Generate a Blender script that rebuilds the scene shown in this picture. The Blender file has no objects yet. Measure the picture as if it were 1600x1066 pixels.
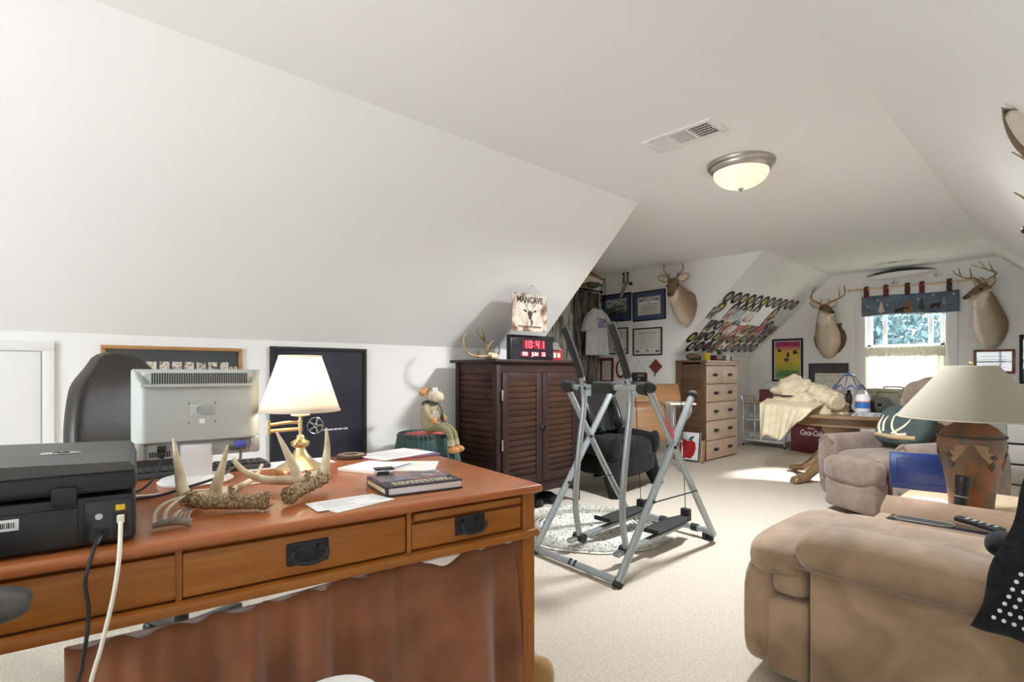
import bpy, bmesh, math, random
from mathutils import Vector, Matrix, Euler
PI = math.pi
random.seed(7)
sc = bpy.context.scene
C = sc.collection

# ------------------------------------------------------------------ camera, world, light, exposure
cam_d = bpy.data.cameras.new('camera'); cam = bpy.data.objects.new('camera', cam_d); C.objects.link(cam)
cam.location = (0, 0, 1.10)
cam.rotation_euler = (PI/2, 0, math.atan2(900, 840) - PI/2)
cam_d.sensor_width = 36.0
cam_d.lens = 840/1600*36.0
cam_d.shift_y = 47/1600
cam_d.clip_start = 0.02
sc.camera = cam

w = bpy.data.worlds.new('daylight'); sc.world = w; w.use_nodes = True
bg = w.node_tree.nodes['Background']
bg.inputs[0].default_value = (0.86, 0.94, 1.0, 1); bg.inputs[1].default_value = 11.0

def portal(name, loc, size, rot):
    l = bpy.data.lights.new(name, 'AREA'); l.shape = 'RECTANGLE'; l.size, l.size_y = size
    l.cycles.is_portal = True
    o = bpy.data.objects.new(name, l); C.objects.link(o); o.location = loc; o.rotation_euler = rot
    return o
portal('portal_far_window', (8.62, 1.62, 1.42), (0.98, 1.30), (PI/2, 0, PI/2))       # daylight through the far gable window
portal('portal_assumed_window', (-2.38, 1.58, 1.35), (1.50, 1.34), (PI/2, 0, -PI/2))  # sky through an assumed opening behind the camera, added for front light

sun_d = bpy.data.lights.new('sun', 'SUN'); sun_d.energy = 20.0; sun_d.angle = math.radians(6); sun_d.color = (1.0, .98, .96)
sun = bpy.data.objects.new('sun', sun_d); C.objects.link(sun)
sun.rotation_euler = Vector((-2.24, .45, -1.5)).to_track_quat('-Z', 'Y').to_euler()

vs = sc.view_settings
vs.view_transform = 'Standard'; vs.look = 'None'; vs.gamma = 1.0; vs.use_curve_mapping = False
vs.exposure = 0.80
try:
    sc.cycles.max_bounces = 12; sc.cycles.diffuse_bounces = 8; sc.cycles.transparent_max_bounces = 16
    sc.cycles.use_denoising = True; sc.cycles.sample_clamp_indirect = 8.0
    sc.cycles.caustics_reflective = False; sc.cycles.caustics_refractive = False
except Exception:
    pass

# ------------------------------------------------------------------ mesh helpers
class MB:
    def __init__(s): s.v = []; s.f = []
    def add(s, v, f, m=None):
        o = len(s.v)
        s.v += [tuple(m @ Vector(p)) if m is not None else tuple(p) for p in v]
        s.f += [tuple(i+o for i in q) for q in f]
        return s
    def box(s, x0, y0, z0, x1, y1, z1, bev=0, m=None, seg=2):
        x0, x1 = sorted((x0, x1)); y0, y1 = sorted((y0, y1)); z0, z1 = sorted((z0, z1))
        if bev <= 0:
            v = [(x0,y0,z0),(x1,y0,z0),(x1,y1,z0),(x0,y1,z0),(x0,y0,z1),(x1,y0,z1),(x1,y1,z1),(x0,y1,z1)]
            f = [(3,2,1,0),(4,5,6,7),(0,1,5,4),(1,2,6,5),(2,3,7,6),(3,0,4,7)]
            return s.add(v, f, m)
        b = bmesh.new(); bmesh.ops.create_cube(b, size=1)
        for q in b.verts:
            q.co = Vector(((x0+x1)/2 + q.co.x*(x1-x0), (y0+y1)/2 + q.co.y*(y1-y0), (z0+z1)/2 + q.co.z*(z1-z0)))
        bev = min(bev, .49*min(x1-x0, y1-y0, z1-z0))
        bmesh.ops.bevel(b, geom=list(b.edges), offset=bev, segments=seg, profile=.5, affect='EDGES')
        b.verts.index_update()
        s.add([q.co[:] for q in b.verts], [[q.index for q in fc.verts] for fc in b.faces], m)
        b.free(); return s
    def obox(s, c, size, rot=(0,0,0), bev=0, seg=2):
        m = Matrix.Translation(c) @ Euler(rot).to_matrix().to_4x4()
        a, b_, d = size[0]/2, size[1]/2, size[2]/2
        return s.box(-a, -b_, -d, a, b_, d, bev, m, seg)
    def bar(s, a, b, wd, ht, bev=0, up=(0,0,1)):          # rectangular bar from a to b
        a, b = Vector(a), Vector(b); d = b-a; L = d.length; d.normalize()
        u = Vector(up)
        if abs(d.dot(u)) > .98: u = Vector((1,0,0))
        x = d.cross(u).normalized(); z = x.cross(d).normalized()
        m = Matrix(((x.x,d.x,z.x,a.x),(x.y,d.y,z.y,a.y),(x.z,d.z,z.z,a.z),(0,0,0,1)))
        return s.box(-wd/2, 0, -ht/2, wd/2, L, ht/2, bev, m)
    def tube(s, pts, r, n=10, cap=True, closed=False, flat=1.0):
        pts = [Vector(p) for p in pts]; N = len(pts)
        rr = r if isinstance(r, (list, tuple)) else [r]*N
        t0 = None; fr = []
        for i in range(N):
            if closed: t = pts[(i+1) % N]-pts[i-1]
            else: t = pts[min(i+1, N-1)]-pts[max(i-1, 0)]
            if t.length < 1e-9: t = Vector((0,0,1))
            t.normalize()
            if i == 0:
                a = Vector((0,0,1)) if abs(t.z) < .9 else Vector((1,0,0))
                nrm = t.cross(a).normalized()
            else:
                nrm = (nrm - t*nrm.dot(t))
                if nrm.length < 1e-6: nrm = t.orthogonal()
                nrm.normalize()
            fr.append((nrm, t.cross(nrm)))
        v = []; f = []
        for i in range(N):
            a, b = fr[i]
            for k in range(n):
                q = 2*PI*k/n
                v.append(pts[i] + (a*math.cos(q) + b*math.sin(q)*flat)*rr[i])
        for i in range(N-(0 if closed else 1)):
            j = (i+1) % N
            for k in range(n):
                f.append((i*n+k, i*n+(k+1) % n, j*n+(k+1) % n, j*n+k))
        if cap and not closed:
            f.append(tuple(range(n-1, -1, -1))); f.append(tuple((N-1)*n+k for k in range(n)))
        return s.add(v, f)
    def lathe(s, prof, n=24, c=(0,0,0), m=None, cap=True):
        v = []; f = []
        for r, z in prof:
            for k in range(n):
                q = 2*PI*k/n; v.append((c[0]+r*math.cos(q), c[1]+r*math.sin(q), c[2]+z))
        for i in range(len(prof)-1):
            for k in range(n):
                f.append((i*n+k, i*n+(k+1) % n, (i+1)*n+(k+1) % n, (i+1)*n+k))
        if cap:
            f.append(tuple(range(n-1, -1, -1))); f.append(tuple((len(prof)-1)*n+k for k in range(n)))
        return s.add(v, f, m)
    def prism(s, poly, t, m=None):                         # polygon in local xy, extruded +z by t
        n = len(poly)
        v = [(x, y, 0) for x, y in poly]+[(x, y, t) for x, y in poly]
        f = [tuple(range(n-1, -1, -1)), tuple(range(n, 2*n))]+[(i, (i+1) % n, n+(i+1) % n, n+i) for i in range(n)]
        return s.add(v, f, m)
    def ell(s, c, r, e=1.0, n=20, m_=12, rot=None):        # superellipsoid; e<1 is boxier
        v = []; f = []
        def sp(x, p): return math.copysign(abs(x)**p, x)
        for i in range(m_+1):
            a = -PI/2+PI*i/m_
            for k in range(n):
                b = 2*PI*k/n
                v.append((r[0]*sp(math.cos(a), e)*sp(math.cos(b), e), r[1]*sp(math.cos(a), e)*sp(math.sin(b), e), r[2]*sp(math.sin(a), e)))
        for i in range(m_):
            for k in range(n):
                f.append((i*n+k, i*n+(k+1) % n, (i+1)*n+(k+1) % n, (i+1)*n+k))
        m = Matrix.Translation(c)
        if rot is not None: m = m @ Euler(rot).to_matrix().to_4x4()
        return s.add(v, f, m)
    def grid(s, fn, nu, nv, closed_u=False):
        v = [fn(i/(nu if closed_u else nu-1), j/(nv-1)) for j in range(nv) for i in range(nu)]
        f = []
        for j in range(nv-1):
            for i in range(nu if closed_u else nu-1):
                f.append((j*nu+i, j*nu+(i+1) % nu, (j+1)*nu+(i+1) % nu, (j+1)*nu+i))
        return s.add(v, f)
    def loft(s, rings, cap=True):                          # rings: equal-length lists of points
        n = len(rings[0]); v = [p for r in rings for p in r]; f = []
        for i in range(len(rings)-1):
            for k in range(n):
                f.append((i*n+k, i*n+(k+1) % n, (i+1)*n+(k+1) % n, (i+1)*n+k))
        if cap:
            f.append(tuple(range(n-1, -1, -1))); f.append(tuple((len(rings)-1)*n+k for k in range(n)))
        return s.add(v, f)
    def build(s, name, mat, parent=None, ang=38, loc=None, rot=None, kind=None, thick=0, sub=0):
        me = bpy.data.meshes.new(name); me.from_pydata(s.v, [], s.f); me.validate(); me.update()
        b = bmesh.new(); b.from_mesh(me)
        if thick == 0: bmesh.ops.recalc_face_normals(b, faces=b.faces)
        b.to_mesh(me); b.free()
        if ang:
            me.polygons.foreach_set('use_smooth', [True]*len(me.polygons))
            me.set_sharp_from_angle(angle=math.radians(ang))
        me.materials.append(M[mat] if isinstance(mat, str) else mat)
        o = bpy.data.objects.new(name, me); C.objects.link(o)
        if parent is not None: o.parent = parent
        if loc is not None: o.location = loc
        if rot is not None: o.rotation_euler = rot
        if kind: o['kind'] = kind
        if thick:
            md = o.modifiers.new('thickness', 'SOLIDIFY'); md.thickness = thick; md.offset = 0
        if sub:
            md = o.modifiers.new('smooth', 'SUBSURF'); md.levels = sub; md.render_levels = sub
        return o

def tag(o, label, cat, group=None, kind=None):
    o['label'] = label; o['category'] = cat
    if group: o['group'] = group
    if kind: o['kind'] = kind
    return o
def thing(name, label, cat, loc=(0,0,0), rz=0, group=None, rot=None):
    o = bpy.data.objects.new(name, None); C.objects.link(o); o.empty_display_size = .05
    o.location = loc; o.rotation_euler = rot if rot is not None else (0, 0, rz)
    return tag(o, label, cat, group)
def copy_tree(o, parent=None):
    c = o.copy(); C.objects.link(c); c.parent = parent
    for ch in list(o.children): copy_tree(ch, c)
    return c
def rounded(w_, h_, r, n=5):                               # rounded rectangle centred on 0
    p = []
    for cx, cy, a0 in ((w_/2-r, h_/2-r, 0), (-w_/2+r, h_/2-r, PI/2), (-w_/2+r, -h_/2+r, PI), (w_/2-r, -h_/2+r, 1.5*PI)):
        for k in range(n+1):
            a = a0+PI/2*k/n; p.append((cx+r*math.cos(a), cy+r*math.sin(a)))
    return p
def circ(r, n=24, rx=None): return [((rx or r)*math.cos(2*PI*k/n), r*math.sin(2*PI*k/n)) for k in range(n)]
def spline(pts, n=6):                                      # Catmull-Rom through pts
    P = [Vector(p) for p in pts]; P = [P[0]*2-P[1]]+P+[P[-1]*2-P[-2]]; o = []
    for i in range(1, len(P)-2):
        a, b, c, d = P[i-1:i+3]
        for k in range(n):
            t = k/n
            o.append(.5*((2*b)+(c-a)*t+(2*a-5*b+4*c-d)*t*t+(3*b-a-3*c+d)*t**3))
    return o+[P[-2]]
def lerp_list(vals, n):                                    # resample a list of numbers to n entries
    o = []
    for i in range(n):
        t = i/(n-1)*(len(vals)-1); k = min(int(t), len(vals)-2); o.append(vals[k]+(vals[k+1]-vals[k])*(t-k))
    return o
def horn(mb, pts, r0, r1, n=8, k=5, pw=1.0):               # tapering antler beam or tine
    P = spline(pts, k); N = len(P)
    mb.tube(P, [r0+(r1-r0)*((i/(N-1))**pw) for i in range(N)], n); return mb
def frame_from(x, y, z, o):                                # matrix from three axes and an origin
    x, y, z = Vector(x), Vector(y), Vector(z)
    return Matrix(((x.x,y.x,z.x,o[0]),(x.y,y.y,z.y,o[1]),(x.z,y.z,z.z,o[2]),(0,0,0,1)))
def lettering(body, size, mat, parent, m, name='lettering', depth=.0006, align='CENTER', shear=0.0, bold=0.0, squash=1.0, kind=None):
    cu = bpy.data.curves.new('t', 'FONT'); cu.body = body; cu.size = size; cu.align_x = align; cu.align_y = 'CENTER'
    cu.extrude = depth; cu.shear = shear; cu.offset = bold; cu.resolution_u = 3
    o = bpy.data.objects.new('t', cu); C.objects.link(o)
    dg = bpy.context.evaluated_depsgraph_get(); me = bpy.data.meshes.new_from_object(o.evaluated_get(dg))
    bpy.data.objects.remove(o); bpy.data.curves.remove(cu)
    me.transform(m @ Matrix.Diagonal((squash, 1, 1, 1))); me.materials.clear(); me.materials.append(M[mat])
    q = bpy.data.objects.new(name, me); C.objects.link(q)
    if parent is not None: q.parent = parent
    if kind: q['kind'] = kind
    return q

# ------------------------------------------------------------------ materials
M = {}
def nodes(name):
    m = bpy.data.materials.new(name); m.use_nodes = True; M[name] = m
    nt = m.node_tree; return m, nt, nt.nodes['Principled BSDF']
def N(nt, typ, **kw):
    n = nt.nodes.new(typ)
    for k, v in kw.items(): setattr(n, k, v)
    return n
def coords(nt, scale=(1,1,1), kind='Object'):
    t = N(nt, 'ShaderNodeTexCoord'); mp = N(nt, 'ShaderNodeMapping'); mp.inputs['Scale'].default_value = scale
    nt.links.new(t.outputs[kind], mp.inputs[0]); return mp.outputs[0]
def ramp(nt, fac, stops):
    r = N(nt, 'ShaderNodeValToRGB'); e = r.color_ramp.elements
    while len(e) < len(stops): e.new(.5)
    for i, (p, c) in enumerate(stops): e[i].position = p; e[i].color = (*c, 1) if len(c) == 3 else c
    nt.links.new(fac, r.inputs[0]); return r.outputs[0]
def mat(name, col, rough=.6, metal=0, col2=None, vs_=6, stretch=(1,1,1), bump=0, bs=80, spec=.5, sheen=0, coat=0, trans=0, emit=0, detail=3, lo=.35, hi=.65, alpha=1, ecol=None):
    m, nt, b = nodes(name)
    b.inputs['Base Color'].default_value = (*col, 1); b.inputs['Roughness'].default_value = rough
    b.inputs['Metallic'].default_value = metal; b.inputs['Specular IOR Level'].default_value = spec
    if sheen: b.inputs['Sheen Weight'].default_value = sheen
    if coat: b.inputs['Coat Weight'].default_value = coat; b.inputs['Coat Roughness'].default_value = .15
    if trans: b.inputs['Transmission Weight'].default_value = trans
    if alpha < 1: b.inputs['Alpha'].default_value = alpha
    if emit: b.inputs['Emission Color'].default_value = (*(ecol or col), 1); b.inputs['Emission Strength'].default_value = emit
    if col2 is not None:
        n = N(nt, 'ShaderNodeTexNoise'); n.inputs['Scale'].default_value = vs_; n.inputs['Detail'].default_value = detail
        nt.links.new(coords(nt, stretch), n.inputs['Vector'])
        nt.links.new(ramp(nt, n.outputs['Fac'], [(lo, col), (hi, col2)]), b.inputs['Base Color'])
    if bump:
        n = N(nt, 'ShaderNodeTexNoise'); n.inputs['Scale'].default_value = bs; n.inputs['Detail'].default_value = 2
        nt.links.new(coords(nt, stretch), n.inputs['Vector'])
        p = N(nt, 'ShaderNodeBump'); p.inputs['Strength'].default_value = bump; p.inputs['Distance'].default_value = .01
        nt.links.new(n.outputs['Fac'], p.inputs['Height']); nt.links.new(p.outputs[0], b.inputs['Normal'])
    return m
def wood(name, c1, c2, axis=0, scale=14, rough=.35, coat=0, spec=.5, str_=12):
    st = [1, 1, 1]; st = [s_ if i != axis else s_/str_ for i, s_ in enumerate(st)]
    m, nt, b = nodes(name); v = coords(nt, st)
    n = N(nt, 'ShaderNodeTexNoise'); n.inputs['Scale'].default_value = scale; n.inputs['Detail'].default_value = 6; n.inputs['Roughness'].default_value = .65
    nt.links.new(v, n.inputs['Vector'])
    n2 = N(nt, 'ShaderNodeTexNoise'); n2.inputs['Scale'].default_value = scale*9; n2.inputs['Detail'].default_value = 2
    nt.links.new(v, n2.inputs['Vector'])
    a = N(nt, 'ShaderNodeMath', operation='MULTIPLY_ADD'); nt.links.new(n2.outputs['Fac'], a.inputs[0]); a.inputs[1].default_value = .35
    nt.links.new(n.outputs['Fac'], a.inputs[2])
    nt.links.new(ramp(nt, a.outputs[0], [(.5, c1), (.85, c2)]), b.inputs['Base Color'])
    b.inputs['Roughness'].default_value = rough; b.inputs['Specular IOR Level'].default_value = spec
    if coat: b.inputs['Coat Weight'].default_value = coat; b.inputs['Coat Roughness'].default_value = .2
    p = N(nt, 'ShaderNodeBump'); p.inputs['Strength'].default_value = .08; p.inputs['Distance'].default_value = .004
    nt.links.new(a.outputs[0], p.inputs['Height']); nt.links.new(p.outputs[0], b.inputs['Normal'])
    return m

mat('wall_paint', (.86, .855, .84), .85, bump=.03, bs=160, spec=.2)
mat('ceiling_paint', (.88, .875, .865), .9, bump=.03, bs=160, spec=.15)
mat('trim_white', (.84, .83, .81), .45)
mat('carpet', (.56, .49, .395), .95, col2=(.71, .65, .56), vs_=90, bump=.55, bs=260, spec=.1, detail=5, lo=.3, hi=.7)

# ------------------------------------------------------------------ the room: x runs along the attic, y to the left knee wall
XF, XB = 8.44, -2.2; YL, YR = 3.594, -0.43; ZK, ZC = 1.298, 2.44; CL, CR = 2.452, 0.712
D0, D1, YD = 3.665, 6.105, 4.72
T = .12
def struct(name, mb, m_, parent=None, ang=0):
    o = mb.build(name, m_, parent, ang=ang)
    if parent is None: o['kind'] = 'structure'
    return o
def yz_prism(poly, x0, x1):                                 # polygon given as (y, z), extruded along x
    return MB().prism(poly, x1-x0, frame_from((0,1,0), (0,0,1), (1,0,0), (x0, 0, 0)))
fl = MB().box(XB-T, YR-T, -.1, XF+T, YL, 0); fl.box(D0, YL, -.1, D1, YD+T, 0)
struct('floor', fl, 'carpet')
struct('ceiling', MB().box(XB-T, CR-.05, ZC, XF+T, CL+.05, ZC+T), 'ceiling_paint')
struct('ceiling_dormer', MB().box(D0-T, CL+.05, ZC, D1+T, YD+T, ZC+T), 'ceiling_paint')
q = T*1.4142
slopeL = [(CL, ZC), (YL, ZK), (YL+q, ZK), (CL+q, ZC)]
struct('ceiling_slope_left', yz_prism(slopeL, XB-T, D0-T), 'ceiling_paint')
struct('ceiling_slope_left_far', yz_prism(slopeL, D1+T, XF+T), 'ceiling_paint')
struct('ceiling_slope_right', yz_prism([(CR, ZC), (YR, ZK+.004), (YR-q, ZK+.004), (CR-q, ZC)], XB-T, XF+T), 'ceiling_paint')
struct('wall_left', MB().box(XB-T, YL, -.1, D0-T, YL+T, ZK), 'wall_paint')
struct('wall_left_far', MB().box(D1+T, YL, -.1, XF+T, YL+T, ZK), 'wall_paint')
struct('wall_right', MB().box(XB-T, YR-T, -.1, XF+T, YR, ZK+.01), 'wall_paint')
cheek = [(CL, ZC), (YL, ZK), (YL, 0), (YD+T, 0), (YD+T, ZC)]
struct('wall_dormer_near', yz_prism(cheek, D0-T, D0), 'wall_paint')
struct('wall_dormer_far', yz_prism(cheek, D1, D1+T), 'wall_paint')
struct('wall_dormer_back', MB().box(D0-T, YD, -.1, D1+T, YD+T, ZC), 'wall_paint')
def gable(name, x0, x1, wy0, wy1, wz0, wz1):                # gable wall with one window opening, as four pieces of one mesh
    mb = MB()
    def zt(y): return ZC if CR <= y <= CL else (ZC-(y-CL) if y > CL else ZC-(CR-y))
    def piece(y0, y1, z0, z1=None):
        ys = sorted({y0, y1} | {y for y in (CR, CL) if y0 < y < y1})
        top = [(y, zt(y) if z1 is None else z1) for y in reversed(ys)]
        m_ = yz_prism([(y0, z0), (y1, z0)]+top, x0, x1); mb.add(m_.v, m_.f)
    piece(YR-.0, wy0, -.1); piece(wy1, YL, -.1); piece(wy0, wy1, -.1, wz0); piece(wy0, wy1, wz1)
    return struct(name, mb, 'wall_paint')
WY0, WY1, WZ0, WZ1 = 1.195, 2.05, .80, 2.06
gable('wall_far', XF, XF+T, WY0, WY1, WZ0, WZ1)
gable('wall_back', XB-T, XB, .90, 2.26, .75, 1.95)  # unseen end wall; its opening is added to let front light in
# ------------------------------------------------------------------ more materials
def mixmat(name, build):
    m = bpy.data.materials.new(name); m.use_nodes = True; M[name] = m; nt = m.node_tree; nt.nodes.clear()
    out = N(nt, 'ShaderNodeOutputMaterial'); nt.links.new(build(nt), out.inputs[0]); return m
def _glass(nt):
    a = N(nt, 'ShaderNodeBsdfTransparent'); b = N(nt, 'ShaderNodeBsdfGlossy'); b.inputs['Roughness'].default_value = .02
    x = N(nt, 'ShaderNodeMixShader'); lw = N(nt, 'ShaderNodeLayerWeight'); lw.inputs[0].default_value = .5
    pw = N(nt, 'ShaderNodeMath', operation='POWER'); nt.links.new(lw.outputs['Facing'], pw.inputs[0]); pw.inputs[1].default_value = 4.0
    f = N(nt, 'ShaderNodeMath', operation='MULTIPLY_ADD'); nt.links.new(pw.outputs[0], f.inputs[0]); f.inputs[1].default_value = .5; f.inputs[2].default_value = .02
    nt.links.new(f.outputs[0], x.inputs[0]); nt.links.new(a.outputs[0], x.inputs[1]); nt.links.new(b.outputs[0], x.inputs[2]); return x.outputs[0]
mixmat('glass', _glass)
def sheer(name, col, k):
    def f(nt):
        a = N(nt, 'ShaderNodeBsdfDiffuse'); a.inputs[0].default_value = (*col, 1)
        b = N(nt, 'ShaderNodeBsdfTranslucent'); b.inputs[0].default_value = (*col, 1)
        x = N(nt, 'ShaderNodeMixShader'); x.inputs[0].default_value = k
        nt.links.new(a.outputs[0], x.inputs[1]); nt.links.new(b.outputs[0], x.inputs[2]); return x.outputs[0]
    return mixmat(name, f)
sheer('cafe_fabric', (.86, .83, .74), .14)
sheer('shade_white', (.88, .84, .76), .55)
sheer('leaf', (.055, .085, .09), .3)
mat('leaf_b', (.09, .13, .13), .7); mat('bark', (.16, .12, .09), .9)
mat('ground_out', (.18, .22, .12), .95)
mat('nickel', (.50, .46, .42), .38, 1.0); mat('chrome', (.75, .76, .78), .18, 1.0); mat('steel_dark', (.05, .05, .055), .5, .6)
mat('brass', (.80, .64, .36), .26, 1.0); mat('black_plastic', (.018, .018, .020), .42); mat('black_matte', (.02, .02, .021), .75)
mat('dark_slot', (.03, .03, .03), .8); mat('white_plastic', (.80, .80, .79), .4); mat('paper', (.86, .86, .86), .8)
mat('ivory', (.85, .80, .66), .5)
m, nt, b = nodes('dome_glass')
n = N(nt, 'ShaderNodeTexNoise'); n.inputs['Scale'].default_value = 7; nt.links.new(coords(nt), n.inputs['Vector'])
col = ramp(nt, n.outputs['Fac'], [(.3, (.98, .80, .52)), (.7, (1.0, .90, .70))])
nt.links.new(col, b.inputs['Emission Color']); b.inputs['Emission Strength'].default_value = .62
b.inputs['Base Color'].default_value = (.25, .21, .15, 1); b.inputs['Roughness'].default_value = .25

# ------------------------------------------------------------------ windows, doors, skirting
def empty_struct(name, loc=(0,0,0), rz=0):
    o = bpy.data.objects.new(name, None); C.objects.link(o); o.location = loc; o.rotation_euler = (0,0,rz); o['kind'] = 'structure'; return o
win = empty_struct('window_1', (XF, 0, 0))
cw = .085
for nm, bb in (('casing', (-.022, WY1-.005, WZ0-.06, 0, WY1+cw+.03, WZ1+.02)), ('casing', (-.022, WY0+.005, WZ0-.06, 0, WY0-cw-.03, WZ1+.02)),
               ('casing', (-.024, WY0-cw-.03, WZ1+.02, 0, WY1+cw+.03, WZ1+.12)), ('sill', (-.06, WY0-.13, WZ0-.09, .02, WY1+.13, WZ0-.06)),
               ('jamb', (0, WY1-.012, WZ0, .12, WY1, WZ1)), ('jamb', (0, WY0+.012, WZ0, .12, WY0, WZ1))):
    MB().box(*bb, bev=.006).build(nm, 'trim_white', win)
def sash(z0, z1, x):
    mb = MB()
    for y0, y1 in ((WY1-.012, WY1-.062), (WY0+.012, WY0+.062)): mb.box(x, y0, z0, x+.035, y1, z1, .004)
    mb.box(x, WY0+.012, z0, x+.035, WY1-.012, z0+.05, .004); mb.box(x, WY0+.012, z1-.05, x+.035, WY1-.012, z1, .004)
    mb.build('sash', 'trim_white', win)
    ys = [WY1-.062, 1.868, 1.822, 1.382, 1.336, WY0+.062]
    for a, b_ in ((1.868, 1.822), (1.382, 1.336)): MB().box(x+.004, a, z0+.04, x+.03, b_, z1-.04, .003).build('mullion', 'trim_white', win)
    for a, b_ in ((ys[0], ys[1]), (ys[2], ys[3]), (ys[4], ys[5])): MB().box(x+.014, b_, z0+.04, x+.018, a, z1-.04).build('pane', 'glass', win, ang=0)
sash(1.40, WZ1, .07); sash(WZ0, 1.45, .03)
wb = empty_struct('assumed_window', (XB, 0, 0))  # unseen window, assumed and added to light the fronts facing the camera
for bb in ((0, .80, .65, .02, .90, 2.05), (0, 2.26, .65, .02, 2.36, 2.05), (0, .90, 1.95, .02, 2.26, 2.05), (0, .90, .65, .02, 2.26, .75)): MB().box(*bb, bev=.005).build('casing', 'trim_white', wb)
for y in (.90, 1.56, 2.22): MB().box(-.08, y, .75, -.04, y+.04, 1.95).build('mullion', 'trim_white', wb)
for z in (.75, 1.33, 1.91): MB().box(-.08, .90, z, -.04, 2.26, z+.04).build('mullion', 'trim_white', wb)
# knee-wall access doors
d1 = empty_struct('door_1', (0, YL, 0))
MB().box(-.62, -.028, .10, .112, 0, 1.197, .004).build('door_panel', 'trim_white', d1)
for bb in ((.113, -.022, 0, .165, 0, 1.237), (-.70, -.022, 0, -.622, 0, 1.237), (-.70, -.024, 1.199, .165, 0, 1.250)): MB().box(*bb, bev=.006).build('casing', 'trim_white', d1)
MB().tube([(.09, -.03, .66), (.09, -.06, .66)], .018, 12).build('door_knob', 'nickel', d1)
d2 = empty_struct('door_2', (0, YL, 0))
MB().box(7.25, -.025, .06, 7.74, 0, 1.10, .004).build('door_panel', 'trim_white', d2)
for bb in ((7.75, -.02, 0, 7.82, 0, 1.18), (7.17, -.02, 0, 7.24, 0, 1.18), (7.17, -.022, 1.11, 7.82, 0, 1.18)): MB().box(*bb, bev=.005).build('casing', 'trim_white', d2)
for z in (.30, .78): MB().box(7.735, -.034, z-.04, 7.765, -.026, z+.04, .002).build('hinge', 'nickel', d2)
struct('baseboard_left', MB().box(.17, YL-.015, 0, D0-T, YL, .09, .004), 'trim_white')
struct('baseboard_left_far', MB().box(D1+.01, YL-.015, 0, 7.17, YL, .09, .004), 'trim_white')
struct('baseboard_far', MB().box(XF-.015, YR, 0, XF, YL-.02, .09, .004), 'trim_white')
struct('baseboard_dormer', MB().box(D1-.015, YL, 0, D1, YD, .09, .004), 'trim_white')

# ------------------------------------------------------------------ outdoors: trees seen through the panes
struct('ground_outside', MB().box(9.2, -14, -3.3, 40, 20, -3.2), 'ground_out')
rt = random.Random(3)
def tree(name, x, y, zc, rx, ry, rz, n, ml, label):
    t = thing(name, label, 'tree', (x, y, -3.2))
    H = zc+3.2
    MB().tube(spline([(0,0,0), (.1,.05,H*.4), (-.05,.1,H*.9)], 4), lerp_list([.22,.16,.06], 9), 8).build('trunk', 'bark', t)
    mb = MB()
    for i in range(n):
        while True:
            p = Vector((rt.uniform(-1,1), rt.uniform(-1,1), rt.uniform(-1,1)))
            if .25 < p.length < 1: break
        p = Vector((p.x*rx, p.y*ry, H+p.z*rz)); s_ = rt.uniform(.05, .11)
        m_ = Matrix.Translation(p) @ Euler((rt.uniform(0,6), rt.uniform(0,6), rt.uniform(0,6))).to_matrix().to_4x4()
        mb.add([(-s_,0,0),(0,-s_*.5,.02),(s_,0,0),(0,s_*.5,.02)], [(0,1,2,3)], m_)
    o = mb.build('foliage', ml, t, ang=0); o['kind'] = 'stuff'
tree('leafy_tree', 13.4, 3.3, .9, 1.4, 1.75, 2.2, 9000, 'leaf', 'dark blue-green tree crown outside the left panes of window')
tree('leafy_tree', 13.8, -.3, .8, 1.5, 1.8, 2.2, 9000, 'leaf_b', 'paler grey-green tree crown outside the right panes of window')

# ------------------------------------------------------------------ ceiling lamp and vents
cl = thing('ceiling_lamp', 'flush ceiling lamp with frosted dome and brushed nickel ring, lit', 'ceiling lamp', (3.45, 1.53, ZC))
MB().lathe([(.02,0),(.205,0),(.205,-.012),(.20,-.022),(.188,-.028),(.184,-.045),(.170,-.058),(.160,-.058)], 48).build('ring', 'nickel', cl)
prof = [(.168*math.cos(a*PI/2/14), -.055-.105*math.sin(a*PI/2/14)) for a in range(14)]+[(.004,-.16)]
MB().lathe(prof, 48).build('glass_dome', 'dome_glass', cl)
MB().lathe([(.004,-.156),(.016,-.160),(.016,-.166),(.008,-.176),(.002,-.184)], 16).build('finial', 'nickel', cl)
def bulb(parent, z, power, r=.06, col=(1,.86,.68)):
    l = bpy.data.lights.new('bulb', 'POINT'); l.energy = power; l.shadow_soft_size = r; l.color = col
    o = bpy.data.objects.new('bulb', l); C.objects.link(o); o.parent = parent; o.location = (0,0,z); return o
sp_d = bpy.data.lights.new('lamp_light', 'SPOT'); sp_d.energy = 190; sp_d.spot_size = math.radians(172); sp_d.spot_blend = .6; sp_d.shadow_soft_size = .12; sp_d.color = (.93, .96, 1.0)
sp_o = bpy.data.objects.new('lamp_light', sp_d); C.objects.link(sp_o); sp_o.parent = cl; sp_o.location = (0, 0, -.20)
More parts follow.
